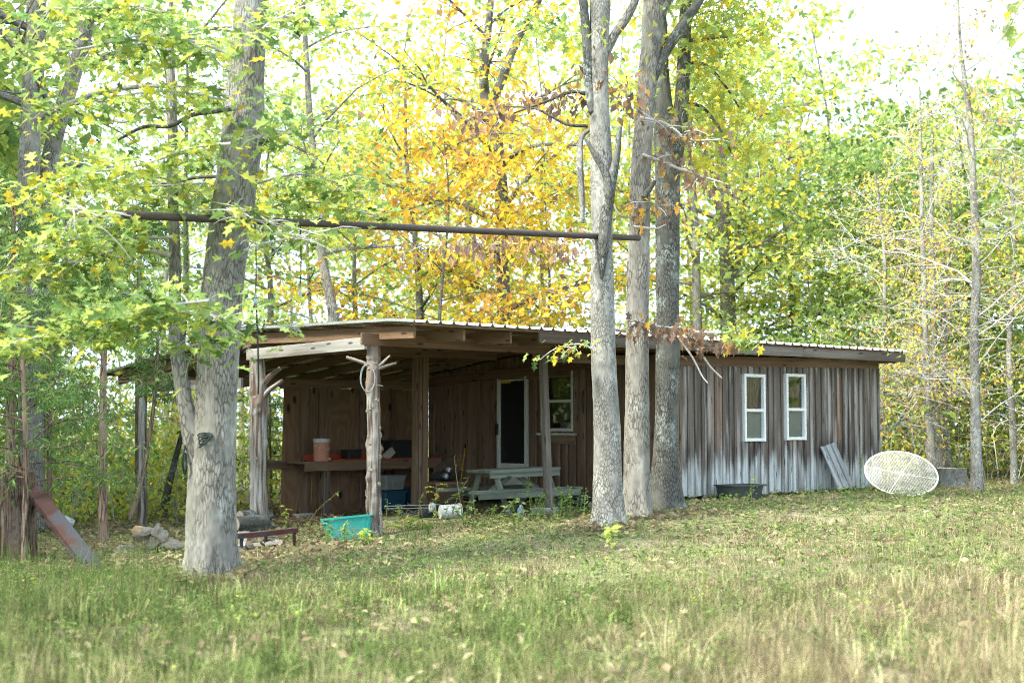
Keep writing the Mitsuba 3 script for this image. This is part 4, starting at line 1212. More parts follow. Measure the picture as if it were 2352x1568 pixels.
for i, (x0, y0, x1, y1, d1, d2, lab) in enumerate(((205, 1300, 62, 1108, 17.1, 18.4, 'dark angle iron right behind the wide rusty channel'), (178, 1285, 60, 1130, 17.4, 18.45, 'thin dark angle iron lowest under the rusty channel'))):
    k = thing('angle_iron', lab, 'beam')
    p, q_ = at(x0, y0, d1), at(x1, y1, d2)
    n_ = unit(np.cross(q_ - p, [1.0, .2, 0]))
    put(k, 'flange', bar(p, q_, 0.06, 0.008, n_), 'mat_pipe')
    put(k, 'flange', bar(p + n_ * 0.03, q_ + n_ * 0.03, 0.008, 0.06, n_), 'mat_pipe')
wb_ = on_ground(168, 1216)
k = thing('white_pail', 'small white pail tipped over on the leaf litter by the cedars', 'pail')
put(k, 'body', lathe(wb_ + EZ * 0.09, unit([-0.8, -0.3, 0.35]), [(0, 0), (0.075, 0), (0.09, 0.17), (0.095, 0.17), (0.095, 0.18), (0.085, 0.18), (0.07, 0.02)], 20), 'mat_bucket', 35)

# ------------------------------------------------------------------ the big oaks
def hero(name, label, rows, depth, bark, seed, sides=72, rings=150, amp=0.14, flare=None, group=None):
    k = thing(name, label, 'tree', group)
    pts = vpath(rows, depth)
    rg = bark_disp(amp * 0.5, 3.2, 2.0, seed)
    base = pts[0, 2]

    def fn(th, L, r):
        fine = nfbm(np.stack([np.cos(th) * r * 26, np.sin(th) * r * 26, L * 7], -1), 3, seed + 2)
        d = rg(th, L, r) + 0.016 * (1 - np.abs(2 * fine - 1)) * np.minimum(1, r / 0.15)
        root = np.exp(-L / 0.30) * r * 1.0 * (nnoise(np.stack([np.cos(th) * 2.2, np.sin(th) * 2.2, th * 0], -1), seed + 9) - 0.3)
        return d + root
    put(k, 'trunk', dense(pts, sides, rings, fn), bark, True)
    return k


def limb(k, rows, depth, bark, n=8, rings=24, seed=1, name='limb', amp=0.10):
    m = dense(vpath(rows, depth), n, rings, bark_disp(amp, 2.5, 2.5, seed))
    put(k, name, m, bark, True)
    return vpath(rows, depth)


def leafy(k, rows, depth, n, leaf, mean, sd, seed, rad=0.3, flat=0.4, shape='lobed', twigs=10, spread=0.35, droop=0.35, name='crown', clump=0.08, val=(0.8, 1.2), jit=0.4, bark='mat_twig', up=0.0):
    """Side twigs with leaves all along a limb given in pixels of the photograph."""
    rng = np.random.default_rng(seed)
    q = smooth_path(vpath(rows, depth), 40)[:, :3]
    tubes, cl = [], []
    for i in range(twigs):
        p = q[min(39, int(4 + 36 * (i + rng.uniform()) / twigs))]
        sp = limb_path(p, rng.uniform(0, 6.28), rng.normal(up, 0.3), spread * rng.uniform(0.6, 1.8), rng, 5, -0.5)
        tubes.append(tube(sp, np.linspace(0.009, 0.003, 5), 3, False))
        cl += list(sp[1:])
    cl = np.array(cl + list(q[8::2]))
    pos, tone = spray(cl, n, rad, flat, rng, mean, sd, clump)
    return tubes, leaves(pos, leaf, tone, shape, rng, 0.42, droop, val)


def foliage(k, parts, bark='mat_twig'):
    tubes = [t for p in parts for t in p[0]]
    if tubes:
        put(k, 'twigs', join(*tubes), bark, True, kind='stuff')
    put(k, 'crown', join(*[p[1] for p in parts]), 'mat_leaf', kind='stuff')


T1D = 15.2
t1 = hero('oak_tree', 'big grey oak left of the porch, forked low with a peeling second stem',
          [(488, 1352, 170), (486, 1326, 130), (485, 1280, 114), (485, 1180, 104), (490, 1050, 96), (495, 960, 88), (498, 880, 86), (503, 780, 88), (514, 640, 86), (530, 500, 90), (545, 400, 88), (557, 300, 88), (566, 150, 74), (578, 0, 72), (590, -160, 66), (600, -420, 55)],
          T1D, 'mat_bark_oak', 11, 96, 240, 0.16)
put(t1, 'stem', dense(vpath([(470, 1130, 50), (452, 1050, 46), (440, 1000, 42), (424, 920, 36), (411, 840, 33), (404, 780, 31), (402, 700, 28), (402, 600, 26), (399, 500, 24), (396, 400, 24), (397, 300, 22), (394, 200, 20), (391, 100, 15), (393, 0, 11), (396, -150, 9)], T1D - 0.05), 28, 120, bark_disp(0.12, 2.6, 2.0, 15)), 'mat_bark_oak', True)
limb(t1, [(392, 586, 13), (365, 580, 11), (330, 574, 9), (290, 560, 8), (255, 560, 5)], T1D - 0.2, 'mat_twig', 8, 24, 3)
limb(t1, [(540, 248, 14), (500, 255, 12), (440, 265, 11), (390, 290, 10), (330, 292, 9), (270, 322, 5)], T1D - 0.3, 'mat_bark_dark', 8, 30, 4)
limb(t1, [(396, 250, 9), (360, 258, 9), (330, 250, 8), (290, 280, 6), (240, 272, 4)], T1D - 0.3, 'mat_twig', 8, 24, 5)
limb(t1, [(320, 250, 6), (315, 225, 5), (270, 205, 3)], T1D - 0.3, 'mat_twig', 6, 16, 6)
limb(t1, [(525, 405, 9), (450, 408, 8), (400, 420, 6), (350, 420, 4)], T1D + 0.3, 'mat_bark_dark', 8, 20, 7)
SP = [
    ([(405, 705, 9), (320, 715, 8), (230, 735, 6), (120, 765, 5), (20, 790, 4)], 13.2, 620, .36, 21),
    ([(480, 690, 6), (400, 700, 6), (300, 720, 5), (210, 730, 4)], 13.0, 420, .36, 22),
    ([(400, 720, 6), (460, 715, 5), (500, 735, 4), (520, 775, 3)], 13.4, 240, .37, 23),
    ([(398, 545, 9), (300, 545, 8), (200, 545, 6), (90, 570, 4)], 14.9, 560, .42, 24),
    ([(260, 575, 6), (180, 600, 5), (90, 610, 4), (10, 640, 3)], 14.6, 420, .40, 25),
    ([(560, 500, 10), (640, 470, 8), (740, 465, 6), (880, 500, 3)], 16.4, 560, .43, 26),
    ([(590, 420, 8), (680, 400, 7), (760, 415, 5), (840, 430, 3)], 15.8, 380, .40, 27),
    ([(560, 330, 9), (640, 300, 7), (720, 330, 5)], 14.6, 160, .36, 28),
    ([(540, 130, 9), (460, 100, 7), (340, 80, 6), (200, 110, 5), (60, 130, 3)], 14.0, 560, .40, 29),
    ([(530, 330, 8), (440, 340, 6), (320, 380, 6), (180, 400, 5), (60, 440, 3)], 14.0, 640, .46, 30),
    ([(520, 230, 6), (380, 210, 5), (220, 230, 4), (80, 260, 3)], 14.3, 480, .46, 31),
    ([(575, 90, 8), (650, 40, 7), (740, 60, 5)], 14.5, 240, .40, 32),
    ([(400, 30, 6), (280, 20, 5), (120, 20, 4)], 14.0, 360, .42, 33),
    ([(560, 575, 5), (600, 560, 4), (680, 545, 3), (790, 520, 2)], 14.4, 90, .42, 34),
    ([(255, 505, 4), (200, 488, 3), (150, 480, 2)], 12.7, 95, .42, 38),
    ([(520, 478, 4), (570, 500, 3), (630, 512, 2)], 14.1, 80, .42, 39),
    ([(470, 745, 4), (490, 770, 3), (500, 800, 2)], 13.6, 22, .44, 35),
    ([(660, 745, 3), (675, 752, 3), (688, 760, 2)], 15.5, 14, .45, 36),
    ([(480, 420, 6), (400, 425, 5), (300, 430, 4), (210, 430, 3)], 15.0, 340, .44, 37)]
fol = []
for (rows, d, n, mean, sd) in SP:
    limb(t1, rows, d, 'mat_twig', 6, 22, sd, 'branch')
    fol.append(leafy(t1, rows, d, int(n * 0.72), 0.15, mean - 0.02, 0.10, sd, 0.22 if n > 50 else 0.08, 0.36, 'lobed', 11, 0.40 if n > 50 else 0.12, 0.2, val=(0.6, 1.45)))
foliage(t1, fol)
# rope round the trunk and a cord beside it
rc = at(478, 1002, T1D)
coil = []
for j in range(3):
    a = np.linspace(-0.25 * np.pi, 1.25 * np.pi, 30)
    coil.append(at(484, 997 + 6 * j, T1D) + np.stack([-np.cos(a) * 0.30 * 0 + np.cos(a) * (-0.245), -np.abs(np.sin(a)) * 0.26 * np.sign(np.sin(a)), 0.03 * np.sin(3 * a + j)], 1))
k = thing('rope_coil', 'dark green rope coil looped on the fork of the big oak', 'rope')
for j in range(4):
    c = at(471, 999 + 5 * j, T1D - 0.262 - 0.012 * j)
    a = np.linspace(0, 2 * np.pi, 30)
    put(k, 'loop', tube(c + np.stack([np.cos(a) * (0.075 - 0.006 * j), np.sin(a) * 0.03, np.sin(a + 0.4 * j) * (0.022 + 0.012 * j)], 1), 0.009, 6, False), 'mat_rope', True)
put(None, 'cord', tube(smooth_path([at(427, 1018, 15.1), at(421, 1040, 15.0), at(419, 1062, 15.0), at(424, 1088, 15.05), at(428, 1070, 15.0), at(426, 1040, 15.05)], 40), 0.012, 6), 'mat_rope', True, label='black cord hanging down the left side of the big oak', category='cord')

t2 = hero('oak_tree', 'pale oak nearest the porch, leftmost of the three trunks',
          [(1400, 1235, 92), (1399, 1205, 72), (1398, 1150, 64), (1394, 1000, 56), (1386, 800, 51), (1383, 640, 48), (1383, 560, 44), (1382, 400, 46), (1377, 250, 42), (1375, 120, 42), (1379, 0, 43), (1382, -160, 40), (1384, -420, 30)],
          19.3, 'mat_bark_pale', 41, 56, 170, 0.12, group=None)
limb(t2, [(1362, 260, 20), (1352, 180, 22), (1348, 100, 21), (1340, 0, 20), (1330, -160, 18)], 19.25, 'mat_bark_dark', 14, 50, 42, 'stem')
limb(t2, [(1382, 640, 6), (1384, 590, 22), (1392, 500, 28), (1402, 430, 24), (1416, 360, 17), (1424, 290, 10)], 19.12, 'mat_bark_dark', 16, 50, 43, 'dead_limb')
limb(t2, [(1400, 480, 8), (1398, 450, 20), (1390, 400, 16), (1368, 360, 13), (1345, 318, 8)], 19.05, 'mat_bark_dark', 12, 30, 44, 'dead_limb')
limb(t2, [(1388, 130, 22), (1412, 80, 20), (1440, 40, 19), (1465, -20, 17), (1490, -150, 12)], 19.3, 'mat_bark_oak', 12, 36, 45)
limb(t2, [(1345, 215, 10), (1310, 212, 8), (1250, 235, 6), (1180, 260, 4)], 19.5, 'mat_bark_dark', 8, 26, 46)
limb(t2, [(1350, 290, 8), (1300, 285, 7), (1230, 250, 5), (1160, 245, 3)], 19.5, 'mat_bark_dark', 8, 26, 47)
limb(t2, [(1360, 800, 5), (1330, 790, 4), (1290, 795, 3)], 19.0, 'mat_twig', 6, 16, 48)
foliage(t2, [leafy(t2, [(1345, 215, 10), (1280, 215, 8), (1180, 240, 6), (1060, 270, 4)], 19.5, 170, 0.13, .95, .06, 51, .2, .5, 'diamond', 9, .45, .9),
             leafy(t2, [(1350, 560, 8), (1250, 560, 7), (1120, 560, 5), (1000, 560, 3)], 19.8, 230, 0.13, .95, .06, 52, .2, .6, 'diamond', 10, .5, 1.0),
             leafy(t2, [(1360, 800, 5), (1320, 795, 4), (1275, 800, 3)], 18.9, 40, 0.13, .45, .2, 53, .12, .6, 'lobed', 4, .25, .6),
             leafy(t2, [(1400, 180, 8), (1430, 200, 7), (1460, 250, 5)], 19.4, 120, 0.13, .95, .06, 54, .2, .6, 'diamond', 6, .4, .9),
             leafy(t2, [(1350, 100, 8), (1250, 60, 7), (1150, 90, 5)], 19.6, 260, 0.14, .42, .1, 55, .25, .5, 'lobed', 8, .5, .4),
             leafy(t2, [(1370, -50, 8), (1300, -100, 7), (1500, -120, 5)], 19.6, 500, 0.14, .42, .1, 56, .5, .5, 'diamond', 8, .9, .4)])

t3 = hero('oak_tree', 'grey-brown oak in the middle of the three trunks by the porch',
          [(1465, 1210, 86), (1464, 1185, 66), (1463, 1120, 56), (1462, 1000, 52), (1464, 800, 48), (1466, 640, 48), (1468, 560, 44), (1472, 400, 42), (1482, 250, 40), (1490, 150, 40), (1497, 90, 44), (1503, 0, 46), (1515, -160, 40), (1525, -420, 30)],
          20.4, 'mat_bark_oak', 61, 56, 170, 0.12)
limb(t3, [(1497, 185, 26), (1522, 130, 26), (1550, 85, 24), (1580, 40, 22), (1610, -5, 20), (1680, -150, 12)], 20.4, 'mat_bark_dark', 14, 40, 62)
limb(t3, [(1500, 60, 28), (1525, 15, 25), (1545, -40, 20), (1560, -160, 14)], 20.35, 'mat_bark_oak', 14, 30, 63)
limb(t3, [(1478, 455, 16), (1495, 430, 12), (1505, 415, 9)], 20.2, 'mat_bark_dark', 10, 16, 64, 'dead_limb')
limb(t3, [(1470, 270, 8), (1530, 285, 7), (1580, 320, 6), (1650, 322, 4)], 20.0, 'mat_twig', 8, 26, 65)
limb(t3, [(1475, 355, 8), (1520, 372, 7), (1580, 395, 6), (1660, 420, 4)], 20.0, 'mat_twig', 8, 26, 66)
limb(t3, [(1450, 745, 8), (1530, 752, 7), (1600, 762, 6), (1700, 765, 4)], 19.9, 'mat_twig', 8, 26, 67)
limb(t3, [(1545, 765, 6), (1600, 800, 6), (1630, 840, 5), (1658, 868, 4)], 19.9, 'mat_twig', 6, 24, 68, 'dead_limb')
limb(t3, [(1555, 770, 5), (1590, 820, 5), (1612, 862, 4), (1626, 880, 3)], 19.8, 'mat_twig', 6, 24, 69, 'dead_limb')
limb(t3, [(1440, 500, 7), (1420, 490, 6), (1410, 470, 4)], 20.0, 'mat_twig', 6, 14, 70)
limb(t3, [(1455, 520, 7), (1505, 525, 5), (1530, 515, 3)], 20.0, 'mat_twig', 6, 14, 71)
foliage(t3, [leafy(t3, [(1440, 745, 8), (1500, 745, 7), (1580, 765, 6), (1690, 775, 4)], 19.7, 170, 0.14, .95, .06, 72, .13, .6, 'lobed', 9, .3, 1.0),
             leafy(t3, [(1640, 750, 8), (1690, 765, 7), (1720, 770, 6)], 19.8, 60, 0.16, .42, .15, 73, .15, .5, 'lobed', 5, .25, .6),
             leafy(t3, [(1470, 270, 8), (1560, 300, 7), (1650, 322, 4)], 19.9, 80, 0.13, .95, .06, 74, .15, .6, 'lobed', 7, .3, 1.0),
             leafy(t3, [(1475, 355, 8), (1560, 385, 7), (1680, 430, 4)], 19.9, 95, 0.13, .95, .06, 75, .15, .6, 'lobed', 8, .3, 1.0),
             leafy(t3, [(1430, 460, 8), (1460, 480, 7), (1560, 470, 4)], 20.0, 60, 0.13, .88, .1, 76, .15, .6, 'lobed', 6, .3, .9),
             leafy(t3, [(1550, -60, 8), (1620, -100, 7), (1720, -80, 5)], 20.6, 700, 0.14, .46, .1, 77, .5, .5, 'diamond', 8, .9, .4)])

t4 = hero('oak_tree', 'dark lichen-spotted oak, rightmost of the three trunks, forked high',
          [(1532, 1195, 94), (1530, 1170, 74), (1529, 1110, 62), (1531, 1000, 52), (1534, 800, 50), (1533, 640, 50), (1534, 500, 52), (1534, 400, 54), (1536, 320, 66), (1526, 260, 40), (1520, 180, 32), (1518, 80, 27), (1516, 0, 24), (1512, -200, 20)],
          21.2, 'mat_bark_dark', 81, 56, 170, 0.12)
limb(t4, [(1545, 350, 44), (1562, 280, 36), (1568, 200, 32), (1572, 100, 30), (1576, 0, 26), (1585, -200, 20)], 21.2, 'mat_bark_dark', 18, 50, 82, 'stem')
limb(t4, [(1576, 95, 12), (1610, 92, 9), (1660, 85, 7), (1720, 95, 5)], 21.2, 'mat_bark_dark', 8, 24, 83)
limb(t4, [(1572, 145, 10), (1620, 150, 8), (1660, 190, 6), (1700, 250, 4)], 21.3, 'mat_bark_dark', 8, 24, 84)
limb(t4, [(1566, 240, 10), (1610, 245, 8), (1650, 290, 6), (1680, 350, 4)], 21.4, 'mat_bark_dark', 8, 24, 85)
foliage(t4, [leafy(t4, rows, d, n, 0.15, mean, .07, sd, .33, .5, 'lobed', 10, .6, .5) for rows, d, n, mean, sd in (
    ([(1576, 95, 12), (1640, 80, 9), (1740, 60, 5)], 21.2, 420, .50, 86), ([(1572, 145, 10), (1650, 180, 8), (1740, 250, 5)], 21.3, 520, .50, 87), ([(1566, 240, 10), (1640, 290, 8), (1720, 370, 5)], 21.4, 460, .52, 88),
    ([(1576, 30, 12), (1640, 10, 9), (1760, 20, 5)], 21.2, 420, .48, 89), ([(1570, 330, 8), (1640, 380, 6), (1760, 330, 4)], 21.6, 320, .52, 90), ([(1580, -80, 8), (1640, -150, 6), (1760, -130, 4)], 21.6, 500, .52, 91))])

limb(t2, [(1378, 296, 7), (1352, 300, 9), (1334, 322, 12), (1332, 380, 15), (1336, 440, 14), (1338, 512, 9)], 19.5, 'mat_bark_pale', 12, 40, 95, 'dead_limb', 0.2)

# ------------------------------------------------------------------ trees one can pick out behind
def bpt(px, d, extra=0.0):
    p = at(px, 985, d)
    return np.array([p[0], p[1], gz(p[0], p[1]) - extra])


def picked(name, label, rows, depth, H, R, n, leaf, mean, sd, seed, bark='mat_bark_dark', crown0=0.3, limbs=12, group=None, extra=(), flat=0.4, shape='diamond', rad=0.42):
    b = bpt(rows[0][0], depth)
    top = vpath(rows, depth)
    low = np.array([[top[0, 0], b[1], b[2] - 0.2, top[0, 3] * 1.4], [top[0, 0], b[1], b[2] + 0.6, top[0, 3] * 1.1]])
    last = top[-1].copy(); prev = top[-2]
    pts = np.vstack([low, top])
    if last[2] - b[2] < H:
        d_ = unit(last[:3] - prev[:3]); d_[2] = max(d_[2], 0.6)
        pts = np.vstack([pts, [*(last[:3] + d_ / d_[2] * (H - (last[2] - b[2])) * 0.5), last[3] * 0.6], [*(last[:3] + d_ / d_[2] * (H - (last[2] - b[2]))), 0.03]])
    k = forest_tree(b, H, 0, crown0, R, n, leaf, mean, sd, seed, label, bark, name=name, trunk=pts, limbs=limbs, group=group, flat=flat, shape=shape, rad=rad)
    for i, rw in enumerate(extra):
        put(k, 'limb', dense(vpath(rw, depth), 10, 30, bark_disp(0.1, 2.5, 2, seed + i)), bark, True)
    return k


picked('hickory_tree', 'tall dark forked tree with orange and yellow leaves straight behind the roof peak',
       [(1158, 745, 32), (1155, 600, 30), (1154, 480, 32), (1146, 380, 33), (1134, 290, 30), (1118, 240, 26), (1110, 170, 22), (1120, 80, 18), (1128, 0, 16)], 32.5, 12.5, 3.4, 3600, 0.19, .68, .08, 201, 'mat_bark_dark', .28, 16,
       extra=([(1122, 250, 24), (1150, 190, 22), (1172, 130, 20), (1205, 60, 17), (1245, -10, 14)], [(1165, 365, 12), (1210, 340, 10), (1270, 332, 7), (1330, 345, 4)], [(1128, 290, 12), (1105, 270, 10), (1080, 275, 7), (1050, 300, 4)], [(1150, 365, 9), (1120, 355, 7), (1085, 370, 5)]))
k = forest_tree(bpt(1010, 31.0), 8.2, 0.07, .25, 3.0, 3600, 0.19, .74, .06, 202, 'orange and yellow hickory leaning over the left part of the roof', 'mat_bark_dark', name='hickory_tree', limbs=14)
k = forest_tree(bpt(1260, 34.0), 8.4, 0.07, .25, 2.8, 2800, 0.19, .65, .08, 203, 'yellow hickory behind the roof between the forked tree and the three oaks', 'mat_bark_dark', name='hickory_tree', limbs=14)
picked('slender_oak', 'slender leaning grey trunk rising over the roof left of the orange hickories',
       [(768, 760, 28), (760, 690, 24), (745, 620, 22), (738, 560, 21), (742, 500, 19), (728, 400, 16), (712, 280, 15), (702, 100, 13), (690, 0, 11)], 31.0, 11.5, 2.8, 2600, 0.18, .46, .08, 204, 'mat_bark_oak', .45, 12)
picked('slender_oak', 'straight grey trunk behind the roof right of the three oaks',
       [(1675, 770, 34), (1672, 650, 31), (1664, 540, 29), (1658, 430, 27), (1655, 300, 24)], 35.0, 11.0, 3.0, 3000, 0.19, .52, .08, 205, 'mat_bark_oak', .35, 12, extra=([(1690, 640, 16), (1705, 500, 15), (1712, 400, 12), (1720, 300, 8)],))
picked('slender_oak', 'thin grey trunk close behind the dark lichen-spotted oak',
       [(1602, 760, 22), (1600, 660, 20), (1598, 560, 18), (1592, 430, 15)], 34.0, 10.0, 2.6, 2300, 0.19, .50, .08, 206, 'mat_bark_oak', .4, 11)
picked('slender_oak', 'pale narrow trunk half hidden behind the orange hickory leaves',
       [(1075, 745, 20), (1072, 660, 19), (1074, 560, 17), (1080, 420, 14)], 38.0, 10.0, 2.6, 2200, 0.2, .55, .08, 207, 'mat_bark_pale', .4, 11)
picked('tall_oak', 'thick grey trunk at the far left edge behind the cedars',
       [(72, 1100, 58), (70, 900, 54), (68, 700, 50), (66, 520, 48), (66, 400, 48), (72, 250, 46), (80, 120, 46), (84, 0, 44)], 23.0, 12.5, 3.6, 2000, 0.16, .42, .08, 208, 'mat_bark_oak', .5, 13)
picked('tall_oak', 'leaning grey trunk beside the thick one at the far left edge',
       [(84, 900, 42), (90, 700, 40), (100, 480, 38), (122, 330, 38), (160, 200, 37), (192, 90, 35), (205, 0, 30)], 24.0, 12.0, 3.4, 2000, 0.16, .44, .08, 209, 'mat_bark_oak', .5, 12)

# right: bare pale saplings with thin layered branches
def sapling(name, label, rows, depth, seed, nb, L, n_leaf, mean, sd, group=None, bark='mat_bark_pale', leaf=0.085, low=0.15):
    rng = np.random.default_rng(seed)
    k = thing(name, label, 'tree', group)
    pts = vpath(rows, depth)
    put(k, 'trunk', dense(pts, 14, 80, bark_disp(0.09, 2.2, 2.5, seed)), bark, True)
    q = smooth_path(pts, 60)
    tubes, cl = [], []
    for i in range(nb):
        f = low + (1 - low) * (i + rng.uniform()) / nb
        p = q[min(59, int(f * 60))]
        az = i * 2.4 + rng.uniform(-.6, .6)
        Ls = L * (1.1 - 0.5 * f) * rng.uniform(0.3, 1.25)
        lp = limb_path(p[:3], rng.uniform(0, 6.28), rng.uniform(-0.05, 0.9), Ls, rng, 8, rng.uniform(-.9, .2), 0.24)
        rb = min(0.45 * p[3], 0.005 + 0.005 * Ls)
        tubes.append(tube(lp, np.linspace(rb, 0.004, 8), 5, False))
        for j in range(15):
            a = lp[min(7, 1 + int(rng.uniform(0, 7)))]
            sp = limb_path(a, az + rng.normal(0, 1.0), rng.normal(0.15, 0.4), Ls * rng.uniform(0.2, 0.55), rng, 5, -0.2, 0.28)
            tubes.append(tube(sp, np.linspace(0.005, 0.0025, 5), 3, False))
            cl += [sp[2], sp[3], sp[4]]
    put(k, 'branches', join(*tubes), 'mat_twig', True)
    pos, tone = spray(np.array(cl), int(n_leaf * 1.7), 0.13, 0.6, rng, mean, sd, 0.1)
    put(k, 'crown', leaves(pos, leaf, tone, 'diamond', rng, 0.6, 0.6, (1.0, 2.0)), 'mat_leaf', kind='stuff')


sapling('bare_sapling', 'pale grey nearly bare tree right of the mesh table, tallest of its kind', [(2246, 1145, 34), (2243, 1060, 26), (2240, 900, 22), (2238, 760, 21), (2243, 640, 20), (2240, 520, 18), (2234, 400, 16), (2228, 280, 14), (2215, 180, 11), (2205, 90, 7), (2200, -20, 4)], 26.0, 301, 40, 3.1, 1500, .72, .22)
sapling('bare_sapling', 'thin pale stem left of the tallest bare tree, left of a close pair', [(2142, 1085, 22), (2136, 1000, 19), (2130, 900, 16), (2126, 800, 14), (2122, 650, 12), (2118, 500, 10), (2115, 350, 8), (2112, 200, 5)], 29.0, 302, 26, 2.4, 1200, .72, .22)
sapling('bare_sapling', 'thin pale stem left of the tallest bare tree, right of a close pair', [(2160, 1085, 20), (2152, 980, 17), (2146, 860, 15), (2145, 700, 13), (2140, 500, 10), (2142, 300, 7)], 29.5, 303, 22, 2.2, 900, .72, .22)
sapling('bare_sapling', 'thin grey-brown stem just behind the tree stump', [(2178, 1090, 20), (2172, 980, 17), (2168, 860, 14), (2172, 700, 11), (2180, 560, 8), (2185, 420, 5)], 29.8, 304, 20, 2.2, 900, .72, .22)
sapling('bare_sapling', 'thin pale tree over the right end of the roof with pink leaves', [(2022, 1060, 14), (2026, 900, 12), (2032, 700, 10), (2030, 560, 8), (2010, 400, 5)], 30.5, 305, 24, 2.6, 1300, .72, .22)
sapling('bare_sapling', 'twiggy pale tree at the right edge of the clearing', [(2330, 1120, 18), (2326, 980, 15), (2318, 800, 12), (2330, 600, 9), (2322, 400, 6)], 29.0, 306, 26, 2.4, 1100, .72, .22)
for i, (px, d, H) in enumerate(((1860, 34, 6.5), (2010, 38, 8.5), (2150, 36, 7.5), (2230, 33, 5.5), (2400, 36, 8.0), (1990, 32, 3.5), (2280, 40, 9.5), (2120, 42, 10.5))):
    forest_tree(bpt(px, d), H, .05, .08, 2.7, 3000, 0.16, (.36, .42, .33, .40, .36, .30, .44, .46)[i], .06, 350 + i,
                ('low lime-green', 'tall lime-green', 'broad bright green', 'small yellow-green', 'edge lime-green', 'lowest dark green', 'high yellow-green', 'tallest pale yellow-green')[i] + ' young maple right of the three oaks', 'mat_bark_oak', name='maple_tree', limbs=18, group='young maples behind the right half of the shed')
k = forest_tree(bpt(2080, 33.0), 7.5, .05, .12, 2.6, 4200, 0.16, .27, .05, 307, 'bright green maple behind the right end of the shed', 'mat_bark_oak', name='maple_tree', limbs=18)
k = forest_tree(bpt(1940, 36.0), 8.5, .06, .15, 3.0, 4200, 0.17, .33, .07, 308, 'green maple above the right half of the roof', 'mat_bark_oak', name='maple_tree', limbs=18)
k = forest_tree(bpt(2330, 34.0), 6.5, .05, .1, 2.8, 4200, 0.16, .30, .07, 309, 'green maple at the right edge behind the bare trees', 'mat_bark_oak', name='maple_tree', limbs=18)

# cedars at the left
def cedar(label, rows, depth, seed, nb, L, n, low=0.2, mean=0.13, group='cedars at the left of the clearing'):
    rng = np.random.default_rng(seed)
    k = thing('cedar_tree', label, 'tree', group)
    pts = vpath(rows, depth)
    put(k, 'trunk', dense(pts, 14, 80, bark_disp(0.12, 2.6, 1.2, seed)), 'mat_bark_cedar', True)
    q = smooth_path(pts, 60)
    tubes, cl, azs = [], [], []
    for i in range(nb):
        f = low + (0.98 - low) * (i + rng.uniform()) / nb
        p = q[min(59, int(f * 60))]
        az = i * 2.4 + rng.uniform(-.6, .6)
        Ls = L * (1.2 - 0.75 * f) * rng.uniform(0.6, 1.2)
        lp = limb_path(p[:3], az, rng.uniform(0.0, 0.4), Ls, rng, 7, -0.3, 0.12)
        tubes.append(tube(lp, np.linspace(0.012, 0.004, 7), 5, False))
        for j in range(10):
            a = lp[min(6, 1 + int(rng.uniform(0, 6)))]
            sp = limb_path(a, az + rng.normal(0, 0.8), rng.normal(-0.1, 0.35), Ls * rng.uniform(0.15, 0.4), rng, 5, -0.3, 0.2)
            tubes.append(tube(sp, np.linspace(0.005, 0.002, 5), 3, False))
            cl += [sp[1], sp[2], sp[3], sp[4]]
    put(k, 'branches', join(*tubes), 'mat_bark_cedar', True)
    pos, tone = spray(np.array(cl), int(n * 0.62), 0.08, 0.55, rng, mean, 0.04, 0.05)
    put(k, 'foliage', leaves(pos, 0.11, tone, 'slim', rng, 0.9, 0.5, (1.0, 2.1), asp=1.0), 'mat_leaf', kind='stuff')


cedar('slim cedar trunk left of the stones with feathery twigs', [(238, 1255, 24), (236, 1150, 20), (236, 1000, 17), (237, 880, 15), (240, 780, 13), (248, 690, 9), (255, 600, 6)], 21.0, 401, 22, 1.3, 5000, .66)
cedar('thin cedar stem in front of the broad dead trunk', [(56, 1300, 17), (57, 1200, 13), (60, 1080, 12), (57, 950, 11), (52, 800, 10), (56, 660, 7)], 17.9, 402, 26, 1.7, 8000, .35)
cedar('slender dark cedar between the dead trunk and the slim cedar', [(114, 1230, 14), (114, 1120, 12), (113, 1000, 11), (112, 860, 9), (116, 700, 6)], 23.5, 403, 24, 1.3, 4600, .42)
cedar('dark cedar hiding the low back corner of the porch roof', [(300, 1195, 12), (330, 1080, 10), (352, 940, 9), (360, 840, 8), (364, 740, 5)], 23.0, 404, 14, 0.8, 2200, .55)
cedar('bushy cedar high behind the forked oak stem', [(320, 1150, 18), (318, 900, 15), (320, 700, 13), (322, 560, 9), (330, 470, 5)], 27.5, 405, 24, 1.7, 8000, .68, .10)
cedar('tall cedar rising at the far left edge', [(20, 1220, 26), (24, 1000, 22), (28, 760, 18), (30, 560, 12), (34, 420, 6)], 21.0, 406, 34, 2.2, 10000, .3)
cedar('young cedar showing between the smooth log post and the back wall', [(624, 1185, 8), (622, 1080, 6), (620, 980, 5), (620, 900, 3)], 30.0, 407, 20, 0.8, 2600, .25, .16)

k = thing('leaning_snag', 'dark leaning dead stem between the back post and the big oak', 'tree')
put(k, 'trunk', dense(vpath([(372, 1195, 20), (382, 1140, 18), (396, 1080, 15), (412, 1020, 12), (420, 985, 8)], 27.0), 12, 40, bark_disp(.12, 2.2, 2, 95)), 'mat_bark_dark', True)

